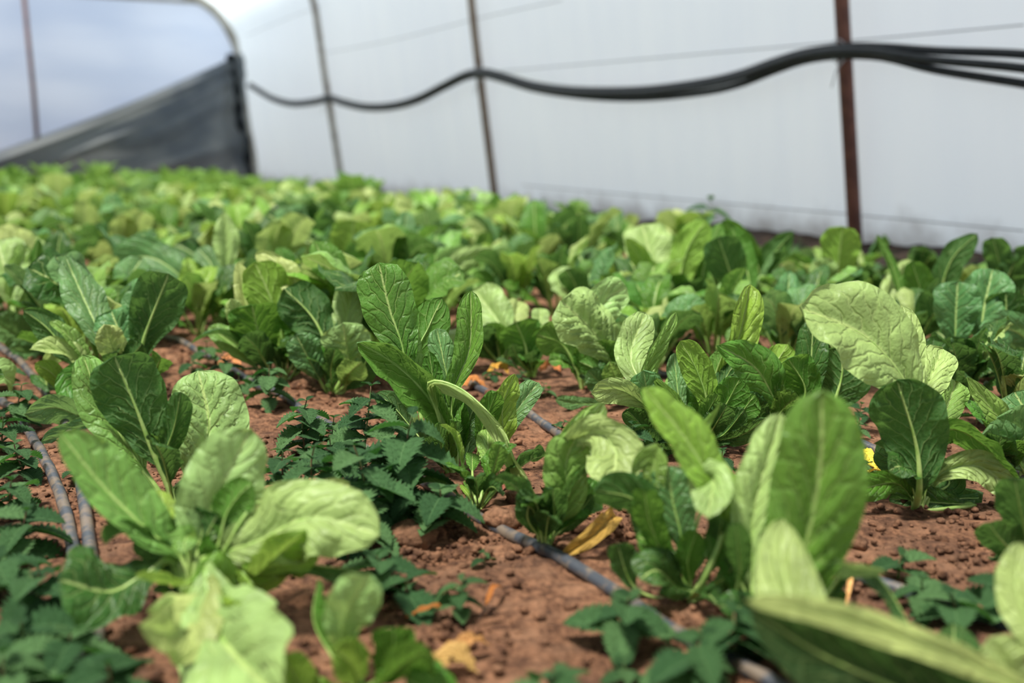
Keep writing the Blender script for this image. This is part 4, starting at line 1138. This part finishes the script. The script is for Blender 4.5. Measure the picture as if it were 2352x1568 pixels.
for i in range(70):
    x = rr.uniform(-50, 2300); y = rr.uniform(640, 860)
    if 850 < x < 1500 and y > 760 or y > 780 and x < 450: continue
    nettle(x, y, rr.uniform(25, 60), rr.uniform(24, 38), 3, 'small green weed low between the blurred chard plants', (0, 0), 'weeds between the blurred chard')
for i in range(26):
    al = rr.uniform(1.5, 9); q = W(al, WALL+rr.uniform(.12, .34))
    nettle(None, None, rr.uniform(.06, .13), rr.uniform(.03, .05), 4, 'small dark weed on the soil bank at the foot of the film wall', (0, 0), 'weeds along the wall foot', q=q, tone=(.6, .7, .6))

# ------------------------------------------------------------------ yellow chlorotic plant bottom left of centre, dead leaves, litter
chard(860, 1600, 'blurred yellow green chard in the foreground left of the bare soil', [
 ([(830, 1560), (790, 1480), (800, 1400), (850, 1320)], 120, 10, 'w', dict(style='r', ruffle=2, dz=-.04)),
 ([(820, 1580), (760, 1500), (720, 1420), (730, 1330)], 90, 100, 'g', dict(style='o', dz=.05)),
 ([(860, 1580), (900, 1500), (905, 1440)], 110, 175, 'g', dict(style='r', dz=-.03)),
 ([(850, 1620), (880, 1560), (960, 1500), (1000, 1510)], 150, 60, 'g', dict(style='r', dz=-.07)),
 ([(830, 1600), (800, 1520), (760, 1490)], 110, 10, 'y', dict(style='r', dz=-.06)),
 ([(820, 1620), (700, 1580), (650, 1500)], 100, 20, 'y', dict(dz=-.06)),
 ([(820, 1590), (780, 1420), (770, 1360)], 60, 10, 'y', dict(dz=.0, ruffle=2)),
 ([(900, 1620), (1000, 1600), (930, 1560)], 120, 30, 'g', dict(dz=-.05)),
])
def litter(px, w, label, m=DRYL, tone=(1, 1, 1), name='dead_leaf', cat='dead leaf', lift=.012, style='l', ruffle=3, fold=35, seed=0, roll=0):
    pts = []
    for i, (x, y) in enumerate(px):
        g = G(x, y); f = i/(len(px)-1); g.z = ground_h(g.x, g.y)+.008+lift*math.sin(math.pi*f); pts.append(g)
    b = pts[0].copy(); D = gdepth(*px[0])
    vs, fs, uvs, mid, nrm, _ = leaf_geo([q-b for q in pts], lambda t, T: Matrix.Rotation(math.radians(roll), 3, T)@Vector((0, -.3, 1)), w/F*D, p=.08, style=style, fold=fold, curl=-20, ruffle=ruffle, pucker=1.5, nu=11, nv=30, seed=seed)
    o = obj(name, mesh(name, vs, fs, m, uvs), None, tone); o.location = b
    return tag(o, label, cat)
BROWN = (.75, .42, .55)
litter([(1418, 1203), (1400, 1235), (1360, 1280), (1288, 1300)], 62, 'withered yellow chard leaf lying on the soil behind the drip pipe', seed=2, lift=.02, roll=-30, tone=(.72, .66, .8), fold=62)
litter([(1360, 1200), (1330, 1222), (1290, 1232)], 22, 'thin yellow scrap behind the withered yellow leaf', seed=3)
litter([(1955, 1050), (1985, 1062), (2010, 1082)], 46, 'bright yellow fallen leaf under the small dark nettle', seed=4, tone=(1.3, 1.5, 1.0), ruffle=2, style='r')
litter([(2040, 1098), (2010, 1105), (1990, 1095)], 18, 'small yellow leaf scrap right of the bright yellow fallen leaf', seed=5, tone=(1.2, 1.3, 1))
litter([(2052, 1080), (2030, 1055), (2015, 1030)], 14, 'orange red curled stalk beside the tall thick stalk', seed=6, tone=(.9, .3, .3), lift=.02)
litter([(1148, 1140), (1140, 1110), (1146, 1080)], 20, 'upright pinkish dry leaf scrap behind the stalky chard', seed=7, tone=(1.1, .9, 3.5), lift=.03)
litter([(1153, 1143), (1170, 1132), (1192, 1128)], 24, 'red brown dry leaf scrap right of the stalky chard', seed=8, tone=(.8, .42, 1.8))
litter([(1940, 1430), (1948, 1380), (1935, 1335)], 20, 'pale straw coloured twisted leaf right of the huge upright leaf', seed=9, tone=(1.3, 1.3, 2.5), lift=.02)
litter([(1100, 1560), (1040, 1545), (990, 1560)], 60, 'faded yellow leaf on the soil at the bottom edge', seed=10, tone=(.9, .9, 1.6))
litter([(1130, 1500), (1080, 1515), (1010, 1520)], 36, 'second faded yellow leaf just above the bottom edge', seed=11, tone=(.9, .8, 1.4))
litter([(1160, 1368), (1135, 1385), (1115, 1405)], 14, 'thin brown dry leaf right of the lone seedling', seed=12, tone=BROWN)
litter([(1030, 1425), (1000, 1430), (930, 1430)], 18, 'brown dry leaf scrap left of the lone seedling', seed=13, tone=BROWN)
litter([(1155, 1430), (1125, 1434), (1098, 1438)], 12, 'small black twig on the bare soil', name='twig', cat='twig', seed=14, tone=(.08, .08, .4), style='l')
litter([(1580, 1205), (1570, 1200), (1560, 1190)], 20, 'yellowish dry scrap right of the grey green oval leaf', seed=15, tone=(1, .9, 1.4))
litter([(690, 1170), (665, 1168), (635, 1175)], 6, 'pale dry straw on the soil behind the white leaf', name='straw', cat='straw', seed=16, tone=(.9, .9, 2))
litter([(1120, 905), (1085, 900), (1050, 905)], 26, 'dry orange leaf scrap in the gap behind the central plant', seed=17, tone=(1, .7, 1))
litter([(1290, 860), (1265, 850), (1240, 856)], 24, 'orange dry leaf in the gap under the drooping green leaf', seed=18, tone=(1, .6, 1))
litter([(1170, 870), (1150, 862), (1120, 868)], 24, 'yellow leaf in the gap left of the cupped leaf', seed=19, tone=(1.2, 1.1, 1))
litter([(560, 870), (530, 850), (500, 860)], 26, 'orange dry leaf in the gap left of the glowing leaf', seed=20, tone=(1, .7, 1.5))
litter([(585, 1060), (570, 1050), (580, 1030)], 20, 'small yellow leaf right of the pale ribbed leaf', seed=21)
litter([(960, 905), (945, 925), (930, 930)], 30, 'dry straw coloured scrap at the back of the central plant', seed=22, tone=(1, 1, 3))
# ------------------------------------------------------------------ light and camera
w = bpy.data.worlds.new('World'); bpy.context.scene.world = w; w.use_nodes = True
nt = w.node_tree; nt.nodes.clear()
tc = nt.nodes.new('ShaderNodeTexCoord'); sep = nt.nodes.new('ShaderNodeSeparateXYZ'); nt.links.new(tc.outputs['Generated'], sep.inputs[0])
g = MR(nt, sep.outputs[2], .05, .75)
c = MIX(nt, g, (1.86, 2.02, 2.14), (.44, .46, .49))
dp = M(nt, 'ADD', M(nt, 'MULTIPLY', sep.outputs[0], .55), M(nt, 'MULTIPLY', sep.outputs[1], .83))   # sky made brighter beyond the film walls, dimmer behind the camera
c = MIX(nt, 1.0, c, MIX(nt, MR(nt, dp, -.55, .45), (.42, .43, .46), (1, 1, 1)), 'MULTIPLY')
bg = nt.nodes.new('ShaderNodeBackground'); nt.links.new(c, bg.inputs[0]); bg.inputs[1].default_value = .95
o = nt.nodes.new('ShaderNodeOutputWorld'); nt.links.new(bg.outputs[0], o.inputs[0])
sl = bpy.data.lights.new('sun', 'SUN'); sl.energy = 6.4; sl.angle = math.radians(9); sl.color = (1, .965, .89)
so = bpy.data.objects.new('sun', sl); C.objects.link(so)
dirv = Vector((-.32, -.20, 1.1)).normalized()         # towards the sun
so.rotation_euler = dirv.to_track_quat('Z', 'Y').to_euler()
cd = bpy.data.cameras.new('camera'); co = bpy.data.objects.new('camera', cd); C.objects.link(co)
co.location = CAM; co.rotation_euler = (math.pi/2-PITCH, 0, 0)
cd.sensor_width = 36; cd.lens = 36*F/2352; cd.clip_start = .02; cd.clip_end = 200
cd.dof.use_dof = True; cd.dof.focus_distance = 1.66; cd.dof.aperture_fstop = 2.2
sc = bpy.context.scene; sc.camera = co
sc.view_settings.view_transform = 'Standard'; sc.view_settings.look = 'None'
sc.view_settings.exposure = 0.2; sc.view_settings.gamma = 1.0; sc.view_settings.use_curve_mapping = False
